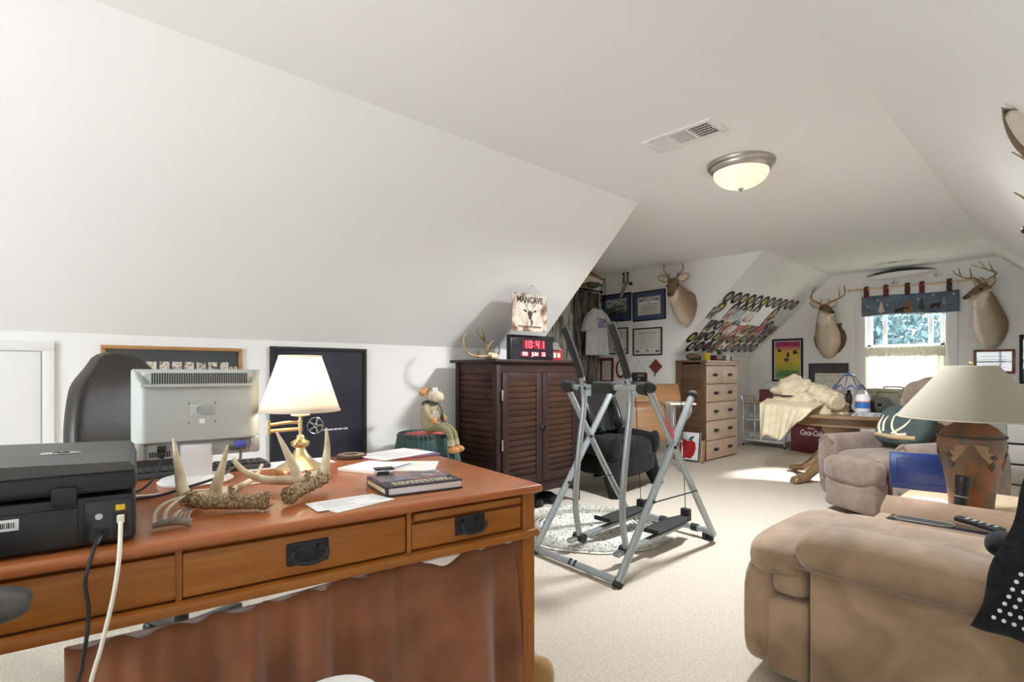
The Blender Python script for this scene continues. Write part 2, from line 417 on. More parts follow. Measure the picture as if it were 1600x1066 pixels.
def vent(name, label, x0, x1, y0, y1, n):
    v = thing(name, label, 'vent', ((x0+x1)/2, (y0+y1)/2, ZC)); a, b_ = (x1-x0)/2, (y1-y0)/2
    fr = MB(); e = .035
    fr.box(-a,-b_,-.008,a,-b_+e,0,.003); fr.box(-a,b_-e,-.008,a,b_,0,.003); fr.box(-a,-b_+e,-.008,-a+e,b_-e,0,.003); fr.box(a-e,-b_+e,-.008,a,b_-e,0,.003)
    fr.build('frame', 'trim_white', v)
    MB().box(-a+e,-b_+e,-.002,a-e,b_-e,-.0005).build('duct_opening', 'dark_slot', v)
    L = 2*(b_-e)
    for k in range(3):
        y = -b_+e+L*k/3
        if k: MB().box(-a+e, y-.006, -.008, a-e, y+.006, -.001).build('divider', 'trim_white', v)
    for k in range(n):
        y = -b_+e+L*(k+.5)/n
        ang = .9 if k < n/3 else (-.7 if k > n*2/3 else .15)
        MB().obox((0, y, -.006), (2*(a-e), .0105, .0016), (ang, 0, 0)).build('slat', 'trim_white', v)
    for k in range(4):
        x = -a+e+2*(a-e)*(k+1)/5
        MB().box(x-.0020, -b_+e, -.0062, x+.0020, -b_+e+L/3, -.0025).build('cross_slat', 'trim_white', v)
    MB().box(-.02, -b_+e-.012, -.02, -.012, -b_+e-.004, -.006).build('lever', 'trim_white', v)
vent('ceiling_vent', 'white louvred ceiling vent beside the dome lamp', 2.70, 2.915, 1.36, 1.785, 26)
vent('ceiling_vent', 'white louvred ceiling vent near the far window wall', 7.82, 8.02, 1.42, 1.86, 18)
# ------------------------------------------------------------------ the oak desk
wood('oak', (.26, .080, .012), (.42, .155, .028), 0, 9, .42, .08, .3)
wood('oak_top', (.33, .098, .028), (.46, .150, .045), 0, 6, .30, .25, .35)
wood('oak_v', (.26, .080, .012), (.42, .155, .028), 2, 9, .42, .08, .3)
mat('iron', (.022, .023, .026), .5, .3)
mat('velvet_brown', (.175, .055, .019), .9, col2=(.30, .108, .042), vs_=5, sheen=.5, bump=.05, bs=200)
DR = math.radians(-8.0); DO = Vector((1.149, 1.135, 0))
def DK(x, y, z): return (DO.x+x*math.cos(DR)-y*math.sin(DR), DO.y+x*math.sin(DR)+y*math.cos(DR), z)
desk = thing('desk', 'golden oak writing desk with black iron drawer pulls', 'desk', DO, DR)
DX0, DX1, DYB = -1.62, .028, .88
MB().box(DX0, -.012, .735, DX1, DYB, .76, .010, seg=3).build('desktop', 'oak_top', desk)
for x, y in ((-.034, .008), (DX0+.03, .008), (-.034, DYB-.06), (DX0+.03, DYB-.06)):
    MB().box(x, y, 0, x+.044, y+.044, .735, .004).build('leg', 'oak_v', desk)
ap = MB(); ap.box(DX0+.03, .026, .600, -.03, .040, .735); ap.box(-.028, .05, .60, -.008, DYB-.06, .735); ap.box(DX0+.04, .05, .60, DX0+.06, DYB-.06, .735); ap.box(DX0+.03, DYB-.05, .60, -.03, DYB-.03, .735)
ap.build('apron', 'oak', desk)
MB().box(DX0+.02, -.006, .602, .020, .045, .627, .008).build('ledge_moulding', 'oak', desk)
for x in (-.398, -.907): MB().box(x-.006, .012, .627, x+.006, .03, .735).build('divider', 'oak_v', desk)
MB().box(-.385, .006, .708, -.043, .03, .727, .004).build('pull_out_tray', 'oak', desk)
def handle(parent, cx, cz):
    mb = MB(); mb.box(cx-.047, .004, cz-.026, cx+.047, .011, cz+.026, .003)
    for sx in (-.041, .041):
        for sz in (-.02, .02): mb.ell((cx+sx, .004, cz+sz), (.004,.003,.004), n=8, m_=6)
    mb.build('handle_plate', 'iron', parent)
    b = MB()
    for sx in (-.024, .024): b.tube([(cx+sx, .006, cz+.012), (cx+sx, -.010, cz+.012)], .006, 10)
    b.tube(spline([(cx-.024,-.008,cz+.012),(cx-.038,-.014,cz+.004),(cx-.030,-.018,cz-.012),(cx,-.020,cz-.018),(cx+.030,-.018,cz-.012),(cx+.038,-.014,cz+.004),(cx+.024,-.008,cz+.012)], 4), .0048, 8)
    b.build('handle_bail', 'iron', parent)
for x0, x1, z0, z1, hx in ((-.391, -.040, .634, .699, -.217), (-.900, -.408, .632, .724, -.652), (-1.42, -.912, .632, .724, None)):
    d = MB().box(x0, .010, z0, x1, .032, z1, .004).build('drawer', 'oak', desk)
    if hx: handle(d, hx, (z0+z1)/2+(.008 if hx > -.3 else .003))
# curtain hung on a rod under the desk
dc = thing('desk_curtain', 'rust-brown velvet curtain hung under the oak desk front', 'curtain', DO, DR)
def curt(u, v):
    x = -1.09+u*1.048
    ztop = .590-.022*max(0, min(1, (-.45-x)/.3))-.034*math.exp(-((x+.285)/.035)**2)-.006*math.sin(x*70)
    z = ztop+(.015-ztop)*v
    k = .004+.044*min(1, v*1.8)*(.65+.35*math.sin(x*7+1))
    ph = x*33+1.6*math.sin(x*9)+v*.9*math.sin(x*13)
    y = .040+k*math.sin(ph)+.004*math.sin(x*120+2)*(1-v)*(x < -.4)-.012*v
    return (x, y, z)
MB().grid(curt, 150, 26).build('cloth', 'velvet_brown', dc, thick=.003)
rod = MB(); rod.tube([(-1.09, .062, .560), (-.75, .062, .560), (-.45, .060, .582), (-.06, .060, .584), (-.037, .060, .585)], .0060, 10); rod.build('rod', 'white_plastic', dc)

# ------------------------------------------------------------------ things on the desk
ZT = .7605
# printer
mat('printer_black', (.012, .012, .014), .38, bump=.06, bs=400); mat('printer_grey', (.055, .055, .06), .5, col2=(.085,.083,.082), vs_=5)
mat('printer_gloss', (.02, .02, .023), .15); mat('silver_print', (.55, .57, .60), .4, .4)
mat('yellow_label', (.85, .55, .02), .6)
pr = thing('printer', 'black inkjet printer seen from its rear on the desk', 'printer', DK(-1.215, .225, ZT), DR)
W, Dp = .236, .205
MB().box(-W, -Dp, .004, W, Dp, .100, .010).build('body', 'printer_black', pr)
MB().box(-W-.002, -Dp-.001, .104, W+.002, Dp, .143, .010).build('scanner_lid', 'printer_black', pr)
cover = [(-.10, .143), (.03-.06, .168), (.225, .160), (.234, .150), (.234, .143)]
MB().prism(cover, 2*Dp-.02, frame_from((1,0,0), (0,0,1), (0,-1,0), (0, Dp-.01, 0))).build('feeder_cover', 'printer_grey', pr)
MB().box(-W, -.15, .143, -.11, .15, .150, .004).build('feeder_tray', 'printer_grey', pr)
for s_ in (-1, 1): MB().tube(spline([(-.20, s_*.16, .150), (-.15, s_*.165, .160), (-.09, s_*.16, .166)], 6), .008, 8).build('paper_guide', 'printer_black', pr)
MB().box(.108, -Dp-.010, .086, .146, -Dp+.01, .122, .003).build('hinge', 'printer_black', pr)
MB().box(-W+.02, -Dp-.004, .010, .147, -Dp+.004, .082, .003).build('rear_door', 'printer_black', pr)
MB().box(.155, -Dp-.003, .010, W-.006, -Dp+.004, .090, .004).build('port_panel', 'printer_gloss', pr)
MB().box(.150, -Dp-.003, .112, .222, -Dp+.002, .117).build('vent_slot', 'dark_slot', pr)
MB().box(.164, -Dp-.005, .014, .192, -Dp-.002, .036, .001).build('power_socket', 'black_matte', pr)
MB().lathe([(.006,0),(.006,.004)], 14, m=frame_from((1,0,0),(0,0,1),(0,-1,0),(.178, -Dp-.002, .060))).build('socket_button', 'silver_print', pr)
yl = MB().box(.204, -Dp-.006, .068, .219, -Dp-.002, .079, .001).build('port_label', 'yellow_label', pr)
MB().box(.199, -Dp-.005, .022, .224, -Dp-.002, .062, .001).build('network_socket', 'black_matte', pr)
MB().box(.0, -Dp-.006, .054, .064, -Dp-.003, .074, .0005).build('rating_sticker', 'paper', pr)
bc = MB(); rb = random.Random(5); x = .006
while x < .058:
    a = rb.uniform(.0008, .002); bc.box(x, -Dp-.0068, .059, x+a, -Dp-.0058, .069); x += a+rb.uniform(.001, .002)
bc.build('barcode', 'black_plastic', pr)
MB().prism(circ(.017, 24, .034), .0012, frame_from((1,0,-.03),(0,1,0),(0,0,1),(.105,-.02,.1645))).build('logo_oval', 'silver_print', pr)
lettering('hp', .030, 'printer_black', pr, frame_from((1,0,-.03),(0,1,0),(0,0,1),(.105,-.02,.1665)), 'logo_lettering', shear=.25)
# its two cables
pw = MB(); P0 = Vector((.180, -Dp-.010, .026))
pw.tube([P0+Vector((0,.006,0)), P0+Vector((-.002,-.012,-.004)), P0+Vector((-.006,-.022,-.012))], [.0065,.006,.0045], 10)
pw.tube(spline([P0+Vector((-.006,-.020,-.010)), (.165,-.247,-.02), (.160,-.252,-.05), (.165,-.252,-.11), (.158,-.254,-.18), (.146,-.246,-.24), (.08,-.20,-.45), (.06,-.1,-.74)], 8), .0034, 8)
o = tag(pw.build('power_cable', 'black_plastic'), 'black power cable hanging from the printer down the desk front', 'cable'); o.location = pr.location; o.rotation_euler = (0,0,DR)
us = MB(); P1 = Vector((.212, -Dp-.008, .052))
us.box(P1.x-.006, P1.y-.014, P1.z-.006, P1.x+.006, P1.y+.002, P1.z+.008, .002)
us.tube(spline([P1+Vector((0,-.010,-.002)), P1+Vector((0,-.022,-.020)), (.210,-.254,-.015), (.202,-.257,-.08), (.184,-.258,-.17), (.166,-.259,-.25), (.15,-.25,-.42), (.14,-.20,-.74)], 8), .0038, 8)
o = tag(us.build('network_cable', 'ivory'), 'pale beige network cable hanging from the printer past the desk front', 'cable'); o.location = pr.location; o.rotation_euler = (0,0,DR)

# monitor, its back to the room
mat('monitor_grey', (.46, .49, .46), .5, bump=.02, bs=500); mat('monitor_dark', (.40, .43, .43), .5); mat('blue_plug', (.07, .10, .42), .5)
mo = thing('monitor', 'silver-grey flat computer monitor seen from behind on white stand', 'monitor', DK(-.818, .63, ZT), DR+.02)
MB().box(-.172, .012, .075, .172, .030, .345, .006).build('screen_bezel', 'monitor_grey', mo)
MB().box(-.158, .0295, .090, .158, .0312, .332).build('screen', 'black_plastic', mo)
sh = MB()
def shell(u, v):
    x = -.170+.34*u; z = .128+.214*v
    e = min(1, min(u, 1-u)/.09, (1-v)/.05 if v > .5 else 1); e = math.sin(max(0, e)*PI/2)
    # raised vent hood along the top with curved corners
    hood = 0
    hx = min(u, 1-u)
    hz = .78 if hx > .16 else (.78+(.16-hx)/.10*.20)
    if v > hz: hood = .5
    return (x, .014-.040*e-.012*(hood > 0)*e, z)
sh.grid(shell, 60, 48); sh.build('rear_shell', 'monitor_grey', mo, ang=60, thick=.002)
for x0, x1 in ((-.170, -.140), (.140, .170)): MB().box(x0, -.020, .078, x1, .014, .130, .008).build('shell_foot', 'monitor_grey', mo)
MB().box(-.142, -.012, .078, .142, .012, .130, .004).build('port_bay', 'monitor_dark', mo)
sl = MB()
for k in range(41): sl.box(-.124+.0062*k, -.0402, .302, -.124+.0062*k+.0030, -.0370, .334)
sl.build('vent_slots', 'dark_slot', mo, kind='stuff')
sl = MB()
for k in range(9): sl.box(-.128+.006*k, -.0135, .084, -.128+.006*k+.003, -.0115, .100); sl.box(.075+.006*k, -.0135, .088, .075+.006*k+.003, -.0115, .104)
sl.build('lower_vent_slots', 'dark_slot', mo, kind='stuff')
MB().tube(spline([(-.166,-.014,.343),(-.160,-.026,.325),(-.148,-.034,.304),(-.134,-.0365,.296),(.0,-.0365,.295),(.134,-.0365,.296),(.148,-.034,.304),(.160,-.026,.325),(.166,-.014,.343)], 5), .0048, 8).build('hood_lip', 'monitor_grey', mo)
MB().box(-.026, -.0278, .205, .040, -.0255, .238, .001).build('badge_plate', 'monitor_grey', mo)
lg = MB(); lg.tube([(.007+.018*math.cos(a*PI/12), -.0285, .2215+.0145*math.sin(a*PI/12)) for a in range(24)], .0012, 6, closed=True); lg.build('badge_ring', 'monitor_dark', mo)
lettering('hp', .030, 'monitor_dark', mo, frame_from((1,0,0),(0,0,1),(0,-1,0),(.006,-.0285,.223)), 'badge_lettering', shear=.3)
MB().box(-.003, -.0275, .180, .012, -.0256, .194).build('square_label', 'paper', mo)
for x in (-.030, .040):
    for z in (.184, .242): MB().lathe([(.0022,0),(.0022,.002)], 10, m=frame_from((1,0,0),(0,0,1),(0,-1,0),(x,-.0256,z))).build('screw_hole', 'dark_slot', mo)
MB().box(-.052, -.022, .012, .034, .002, .118, .008).build('neck', 'white_plastic', mo)
MB().lathe([(.100,0),(.103,.006),(.092,.014),(.05,.019),(.01,.019)], 40, c=(-.008,0,0)).build('foot', 'white_plastic', mo)
pl = MB(); pl.box(.098, -.030, .098, .128, -.012, .120, .003); pl.build('video_plug', 'blue_plug', mo)
pl = MB(); pl.box(-.110, -.030, .100, -.088, -.012, .118, .003); pl.box(-.106, -.034, .082, -.092, -.018, .102, .003); pl.build('power_plug', 'black_plastic', mo)
def cable(name, label, pts, r, m_, cat='cable'):
    return tag(MB().tube(spline(pts, 8), r, 8).build(name, m_), label, cat)
cable('video_cable', 'dark video cable running from the monitor to the desk', [DK(-.705, .60, .855), DK(-.72, .56, .815), DK(-.78, .50, .79), DK(-.86, .46, .777), DK(-.93, .44, .766), DK(-1.0, .43, .7645)], .0038, 'steel_dark')
cable('monitor_power_cable', 'grey power cable drooping from left of the monitor', [DK(-.915, .60, .842), DK(-.93, .58, .80), DK(-.955, .55, .775), DK(-.985, .53, .7645), DK(-1.02, .56, .7645)], .0034, 'steel_dark')
cable('lamp_cord', 'cream lamp cord lying across the desk from the brass lamp', [DK(-.585, .505, .768), DK(-.63, .49, .7645), DK(-.70, .47, .7635), DK(-.82, .46, .7635), DK(-.93, .47, .7635), DK(-1.02, .49, .7635)], .0028, 'ivory')
# keyboard behind the monitor
mat('keyboard_black', (.045, .047, .05), .5)
kb = thing('keyboard', 'dark computer keyboard lying behind the monitor', 'keyboard', DK(-.80, .802, ZT), DR)
MB().box(-.21, -.06, 0, .21, .06, .018, .005).build('base', 'keyboard_black', kb)
ky = MB()
for r_ in range(5):
    for k in range(18): ky.box(-.200+k*.0222, -.052+r_*.021, .016, -.200+k*.0222+.018, -.052+r_*.021+.017, .024, 0)
ky.build('keys', 'steel_dark', kb, kind='stuff')
# brass swing-arm lamp
lp = thing('desk_lamp', 'brass swing-arm table lamp with lit white pleated shade', 'lamp', DK(-.530, .585, ZT), DR)
MB().lathe([(.074,0),(.077,.006),(.077,.020),(.070,.026),(.058,.031),(.040,.044),(.026,.062),(.018,.078),(.016,.086),(.024,.090),(.030,.097),(.030,.104),(.020,.110),(.014,.114),(.012,.124),(.008,.128)], 40).build('base', 'brass', lp)
MB().tube([(0,0,.12),(0,0,.196)], .0055, 12).build('stem', 'brass', lp)
ar = MB(); ar.tube(spline([(0,0,.170),(-.04,-.004,.171),(-.098,-.006,.166)], 5), .0050, 8); ar.tube([(0,0,.148),(-.098,-.006,.146)], .0055, 8); ar.tube([(-.100,-.006,.136),(-.100,-.006,.180)], .0075, 12); ar.tube([(0,0,.140),(0,0,.178)], .0078, 12)
ar.build('swing_arm', 'brass', lp)
MB().lathe([(.008,.188),(.030,.192),(.030,.198),(.018,.200),(.018,.236),(.006,.238)], 24).build('candle_cup', 'ivory', lp)
def shade(n_pl, r0, r1, z0, z1, dep):
    mb = MB(); nn = n_pl*2
    def fn(u, v):
        a = 2*PI*u; k = round(u*nn) % 2
        r = r0+(r1-r0)*v-(dep if k else 0); return (r*math.cos(a), r*math.sin(a), z0+(z1-z0)*v)
    mb.grid(fn, nn, 8, closed_u=True); return mb
shd = shade(70, .127, .066, .206, .390, .0016).build('shade', 'shade_white', lp, ang=80, thick=.001)
for r_, z_ in ((.1265, .209), (.066, .389)): MB().tube([(r_*math.cos(a*PI/24), r_*math.sin(a*PI/24), z_) for a in range(48)], .0028, 6, closed=True).build('shade_trim', 'shade_white', shd)
mat('bulb_glow', (1, .93, .8), .4, emit=9)
MB().ell((0,0,.285), (.028,.028,.040)).build('light_bulb', 'bulb_glow', lp)
bulb(lp, .32, 3.4, .03)
# film reel pinned on the dark poster is built with the poster
# antlers
m, nt, b = nodes('antler_pale')
n = N(nt, 'ShaderNodeTexNoise'); n.inputs['Scale'].default_value = 22; n.inputs['Detail'].default_value = 5; nt.links.new(coords(nt), n.inputs['Vector'])
nt.links.new(ramp(nt, n.outputs['Fac'], [(.3, (.40, .29, .15)), (.55, (.66, .55, .37)), (.75, (.76, .67, .50))]), b.inputs['Base Color']); b.inputs['Roughness'].default_value = .45
m, nt, b = nodes('antler_rough')
n = N(nt, 'ShaderNodeTexVoronoi'); n.inputs['Scale'].default_value = 130; nt.links.new(coords(nt), n.inputs['Vector'])
nt.links.new(ramp(nt, n.outputs['Distance'], [(.15, (.52, .40, .22)), (.6, (.22, .145, .065))]), b.inputs['Base Color']); b.inputs['Roughness'].default_value = .65
p = N(nt, 'ShaderNodeBump'); p.inputs['Strength'].default_value = .9; p.inputs['Distance'].default_value = .004; p.invert = True
nt.links.new(n.outputs['Distance'], p.inputs['Height']); nt.links.new(p.outputs[0], b.inputs['Normal'])
ra = random.Random(11)
def bumps(mb, pts, r, n_):                                   # pearled bark around a beam
    P = spline(pts, 10)
    for _ in range(n_):
        c = ra.choice(P); d = Vector((ra.uniform(-1,1), ra.uniform(-1,1), ra.uniform(-1,1))).normalized()
        mb.ell(c+d*r, (.0028,.0028,.0028), n=6, m_=4)
dz = .021
def up(l, k=dz): return [(x, y, z+k) for x, y, z in l]
def antler(name, label, beam, main, tines, brow):
    t = thing(name, label, 'antler', DO, DR)
    mb = MB(); horn(mb, main, .0175, .0045, 10); [horn(mb, q_, .0170, .003, 10, pw=1.25) for q_ in tines]; mb.build('beam', 'antler_pale', t)
    rg = MB(); horn(rg, beam, .019, .016, 12); bumps(rg, beam, .018, 150); horn(rg, brow, .011, .004, 8); bumps(rg, brow, .007, 30); rg.build('rough_beam', 'antler_rough', t)
    b0, b1 = Vector(beam[0]), Vector(beam[1]); d = (b0-b1).normalized()
    bu = MB(); bu.tube([b0-d*.004, b0+d*.004, b0+d*.009], [.019,.024,.021], 14); bumps(bu, [b0, b0+d*.006], .021, 40); bu.build('burr', 'antler_rough', t)
antler('shed_antler', 'large forked shed antler lying nearest the printer on the desk',
  up([(-.727,.13,.765),(-.753,.145,.763),(-.805,.17,.764),(-.853,.2,.767),(-.877,.23,.775)]),
  up([(-.870,.225,.77),(-.839,.28,.768),(-.786,.33,.763),(-.74,.38,.765),(-.695,.43,.778),(-.669,.46,.808)], .013),
  [up([(-.875,.23,.775),(-.885,.24,.805),(-.891,.25,.843),(-.898,.26,.889),(-.903,.27,.932)], .004), up([(-.811,.31,.768),(-.803,.31,.807),(-.792,.31,.848),(-.779,.31,.901)], .004)],
  [(-.777,.15,.785),(-.787,.15,.803),(-.796,.15,.826)])
antler('shed_antler', 'forked shed antler lying in front of the brass desk lamp',
  up([(-.660,.145,.768),(-.634,.18,.770),(-.588,.22,.773),(-.544,.26,.776)]),
  up([(-.555,.26,.786),(-.593,.3,.774),(-.642,.33,.770),(-.682,.36,.772),(-.724,.38,.792),(-.747,.39,.818),(-.753,.4,.833)], .022),
  [up([(-.547,.26,.783),(-.539,.27,.823),(-.53,.28,.876),(-.532,.28,.933)], .004), up([(-.599,.31,.775),(-.612,.31,.82),(-.636,.31,.876),(-.659,.31,.927)], .004)],
  [(-.609,.2,.785),(-.605,.2,.81),(-.602,.2,.834)])
mat('resin_brown', (.16, .12, .10), .45, col2=(.30,.25,.21), vs_=40); mat('resin_pale', (.62, .57, .48), .5, col2=(.45,.38,.28), vs_=30)
t = thing('small_antler_stand', 'small carved antler holder with pale tines at desk front edge', 'ornament', DK(-.915, .085, ZT), DR)
MB().tube(spline([(-.036,.004,.010),(-.015,.004,.014),(.012,-.004,.016),(.036,-.010,.010)], 6), lerp_list([.006,.008,.0095,.009], 19), 10).build('base', 'resin_brown', t)
tn = MB()
for pts in ([(-.032,.006,.012),(-.030,.010,.035),(-.014,.016,.052),(.018,.022,.062)], [(-.012,.004,.014),(-.012,.006,.034),(.004,.012,.052),(.026,.020,.064)], [(.002,.006,.018),(.010,.008,.030),(.018,.010,.036)]): horn(tn, pts, .0055, .002, 8)
tn.build('tines', 'resin_pale', t)
tn = MB()
for x in (.014, .022, .030): horn(tn, [(x,-.004,.016),(x+.002,-.006,.028),(x+.006,-.008,.034)], .003, .0015, 6)
tn.build('twigs', 'resin_pale', t)
# book, papers, coaster, sharpener
mat('book_dark', (.025, .024, .035), .3)
mat('coaster_wood', (.16, .10, .05), .6, col2=(.42, .30, .17), vs_=30); mat('bark_rim', (.06, .045, .035), .8)
m, nt, b = nodes('book_cover'); v = coords(nt)
n = N(nt, 'ShaderNodeTexVoronoi'); n.inputs['Scale'].default_value = 26; nt.links.new(v, n.inputs['Vector'])
nt.links.new(ramp(nt, n.outputs['Color'], [(.25, (.02,.02,.035)), (.5, (.10,.05,.10)), (.65, (.35,.07,.08)), (.8, (.06,.08,.20)), (.95, (.55,.45,.30))]), b.inputs['Base Color']); b.inputs['Roughness'].default_value = .22
bk = thing('hardcover_book', 'hardcover book with dark illustrated jacket lying on the desk', 'book', DK(-.307, .175, ZT), DR-.06)
MB().box(-.108, -.088, .004, .107, .084, .022, .001).build('page_block', 'paper', bk)
cv = MB(); cv.box(-.113, -.092, 0, .112, .089, .004, .001); cv.box(-.113, -.092, .022, .112, .089, .026, .001); cv.box(-.116, -.092, 0, -.110, .089, .026, .001); cv.build('cover', 'book_dark', bk)
MB().box(-.106, -.020, .0262, .106, .082, .0266).build('cover_picture', 'book_cover', bk)
mat('gold_print', (.72, .62, .42), .5)
tl = MB(); rl = random.Random(2)
for ln in range(2):
    x = -.085
    while x < .085:
        wd = rl.uniform(.006, .012); tl.box(x, -.050-.020*ln, .0262, x+wd, -.050-.020*ln+.013-.003*ln, .0266); x += wd+rl.uniform(.002, .006)
tl.build('title_print', 'gold_print', bk)
tl = MB()
for k in range(16): tl.box(-.1168, -.08+k*.010, .008, -.1159, -.08+k*.010+.007, .019)
tl.build('spine_print', 'gold_print', bk)
sp = thing('pencil_sharpener', 'small boxy dark metal pencil sharpener behind the book', 'sharpener', DK(-.345, .318, ZT), DR-.2)
MB().box(-.028, -.018, 0, .028, .018, .034, .003).build('body', 'chrome', sp); MB().box(-.024, -.0195, .004, .012, -.017, .030, .001).build('window', 'black_plastic', sp); MB().box(-.030, -.020, .034, .030, .020, .038, .002).build('lid', 'steel_dark', sp)
cs = thing('wooden_coaster', 'round wood-slice coaster with bark rim at the desk rear', 'coaster', DK(-.285, .805, ZT), DR)
MB().lathe([(.053,0),(.058,.003),(.058,.011),(.054,.013)], 18).build('bark_rim', 'bark_rim', cs)
MB().lathe([(.050,.0125),(.050,.0142)], 28).build('face', 'coaster_wood', cs)
MB().lathe([(.028,.0142),(.028,.0150)], 6).build('emblem', 'bark_rim', cs)
mat('paper_blue', (.62, .68, .76), .8, col2=(.85,.85,.84), vs_=14); mat('paper_cream', (.80, .77, .68), .8, col2=(.86,.86,.84), vs_=16); mat('ink', (.12, .12, .14), .8); mat('paper_red', (.55, .16, .16), .7, col2=(.12,.14,.30), vs_=12); mat('grey_edge', (.25,.26,.27), .6)
def sheet(name, label, x, y, w_, h_, rot, z=0, m_='paper', th=.001, lines=0, cat='paper', group=None):
    t = thing(name, label, cat, DK(x, y, ZT+z), DR+rot, group)
    MB().box(-w_/2, -h_/2, 0, w_/2, h_/2, th).build('sheet', m_, t, ang=0)
    if lines:
        ln = MB(); rr = random.Random(int(x*999)+lines)
        for k in range(lines):
            yy = h_/2-h_*(k+1.2)/(lines+1.6); a = rr.uniform(-.42, -.3); e = rr.uniform(.0, .42)
            ln.box(w_*a, yy, th, w_*e, yy+.0022, th+.0002)
        ln.build('print', 'ink', t, ang=0)
    return t
sheet('envelope', 'white envelope under another at the desk front, beside the antler', -.515, .080, .175, .098, .30, 0, 'paper', .0012, 0, 'envelope')
sheet('envelope', 'white printed envelope on top of its pair at the desk front', -.542, .092, .165, .098, .05, .0014, 'paper', .0012, 4, 'envelope')
sheet('note_pad', 'white note pad with grey bound edge at middle of desk', -.295, .520, .17, .185, .55, 0, 'paper', .010, 0, 'note pad')
o = MB().box(-.085, -.0925, .0098, .085, -.078, .0112, .001).build('bound_edge', 'grey_edge', C.objects.get('note_pad'))
sheet('loose_paper', 'pale printed sheet lying beside the note pad', -.180, .500, .20, .20, -.55, 0, 'paper_cream', .001, 0)
sheet('magazine', 'glossy magazine with red and blue cover under papers', -.115, .745, .28, .19, .12, 0, 'paper_red', .006, 0, 'magazine')
sheet('loose_paper', 'white typed sheet on top of the magazine at desk rear', -.125, .755, .26, .19, .32, .0062, 'paper', .0012, 6)
sheet('loose_paper', 'blue-tinted map sheet lying behind the brass lamp', -.520, .795, .30, .14, .05, 0, 'paper_blue', .001, 0)
# ------------------------------------------------------------------ along the left knee wall
def sel(name): return C.objects.get(name)
wood('frame_oak', (.36, .17, .05), (.50, .27, .10), 0, 20, .4)
mat('charcoal_mat', (.045, .05, .055), .7); mat('glass_front', (.02,.02,.02), .05)
def picture(name, label, m, w_, h_, fw, fm, inner, fd=.02, matw=0, matm=None, cat='picture', group=None, glaze=True):
    """framed picture: local x right, y up, z out of the wall"""
    t = thing(name, label, cat, group=group); t.matrix_world = m
    for bb in ((-w_/2, h_/2-fw, w_/2, h_/2), (-w_/2, -h_/2, w_/2, -h_/2+fw), (-w_/2, -h_/2+fw, -w_/2+fw, h_/2-fw), (w_/2-fw, -h_/2+fw, w_/2, h_/2-fw)):
        MB().box(bb[0], bb[1], .001, bb[2], bb[3], fd, .003).build('frame_side', fm, t)
    iw, ih = w_-2*fw, h_-2*fw
    if matw:
        MB().box(-iw/2, -ih/2, .002, iw/2, ih/2, .007).build('mat_board', matm, t, ang=0)
        MB().box(-iw/2+matw, -ih/2+matw, .007, iw/2-matw, ih/2-matw, .0085).build('print', inner, t, ang=0)
    else:
        MB().box(-iw/2, -ih/2, .002, iw/2, ih/2, .008).build('print', inner, t, ang=0)
    if glaze: MB().box(-iw/2, -ih/2, .0115, iw/2, ih/2, .0125).build('glazing', 'glass', t, ang=0)
    return t
def onleft(x, z, y=YL): return frame_from((1,0,0), (0,0,1), (0,-1,0), (x, y, z))
def onfar(y, z, x=XF): return frame_from((0,-1,0), (0,0,1), (-1,0,0), (x, y, z))
# long framed photo strip
ph = picture('photo_strip_frame', 'long oak-framed strip of small photos on knee wall', onleft(.702, 1.115), .70, .25, .020, 'frame_oak', 'charcoal_mat')
m, nt, b = nodes('snapshot'); v = coords(nt)
n = N(nt, 'ShaderNodeTexNoise'); n.inputs['Scale'].default_value = 34; n.inputs['Detail'].default_value = 2; nt.links.new(v, n.inputs['Vector'])
nt.links.new(ramp(nt, n.outputs['Fac'], [(.33, (.08,.07,.06)), (.44, (.50,.40,.28)), (.54, (.82,.78,.72)), (.65, (.50,.40,.30))]), b.inputs['Base Color']); b.inputs['Roughness'].default_value = .4
for k in range(9): MB().box(-.27+k*.062, -.028, .008, -.27+k*.062+.047, .038, .0095).build('snapshot', 'snapshot', ph, ang=0)
for k in (0, 1): MB().lathe([(.011,0),(.011,.002)], 12, m=frame_from((1,0,0),(0,1.25,0),(0,0,1),(.288+k*.026,.0,.0085))).build('oval_medal', 'resin_pale', ph)
# dark poster with a film reel at its edge
mat('poster_black', (.016, .017, .030), .28, col2=(.026, .028, .050), vs_=4)
bp = picture('dark_poster', 'tall black-framed dark navy poster on knee wall behind the brass lamp', onleft(1.556, .80), .675, .92, .022, 'black_matte', 'poster_black', .022, glaze=False)
cp_ = MB(); rc_ = random.Random(8); x = .0
while x < .20:
    a = rc_.uniform(.004, .009); cp_.box(x, -.111, .0082, x+a, -.100, .0088); x += a+rc_.choice((.002, .002, .007))
cp_.build('small_caption', 'paper', bp, ang=0, kind='stuff')
rl_ = thing('film_reel', 'small clear film reel hung on the dark poster by lamp shade', 'film reel', (1.505, 3.556, .732), 0)
mat('reel_clear', (.36, .36, .34), .2, .6)
rr_ = MB()
rr_.tube([(.054*math.cos(a*PI/16), 0, .054*math.sin(a*PI/16)) for a in range(32)], .0045, 8, closed=True)
rr_.tube([(.010*math.cos(a*PI/10), 0, .010*math.sin(a*PI/10)) for a in range(20)], .004, 8, closed=True)
for k in range(5):
    a = k*2*PI/5; rr_.bar((.010*math.cos(a),0,.010*math.sin(a)), (.052*math.cos(a),0,.052*math.sin(a)), .003, .014)
rr_.build('wheel', 'reel_clear', rl_); MB().tube([(0,-.004,0),(0,.004,0)], .004, 10).build('hub', 'black_plastic', rl_)
MB().tube([(0,.004,0),(0,.028,0)], .0025, 8).build('bracket', 'brass', rl_)

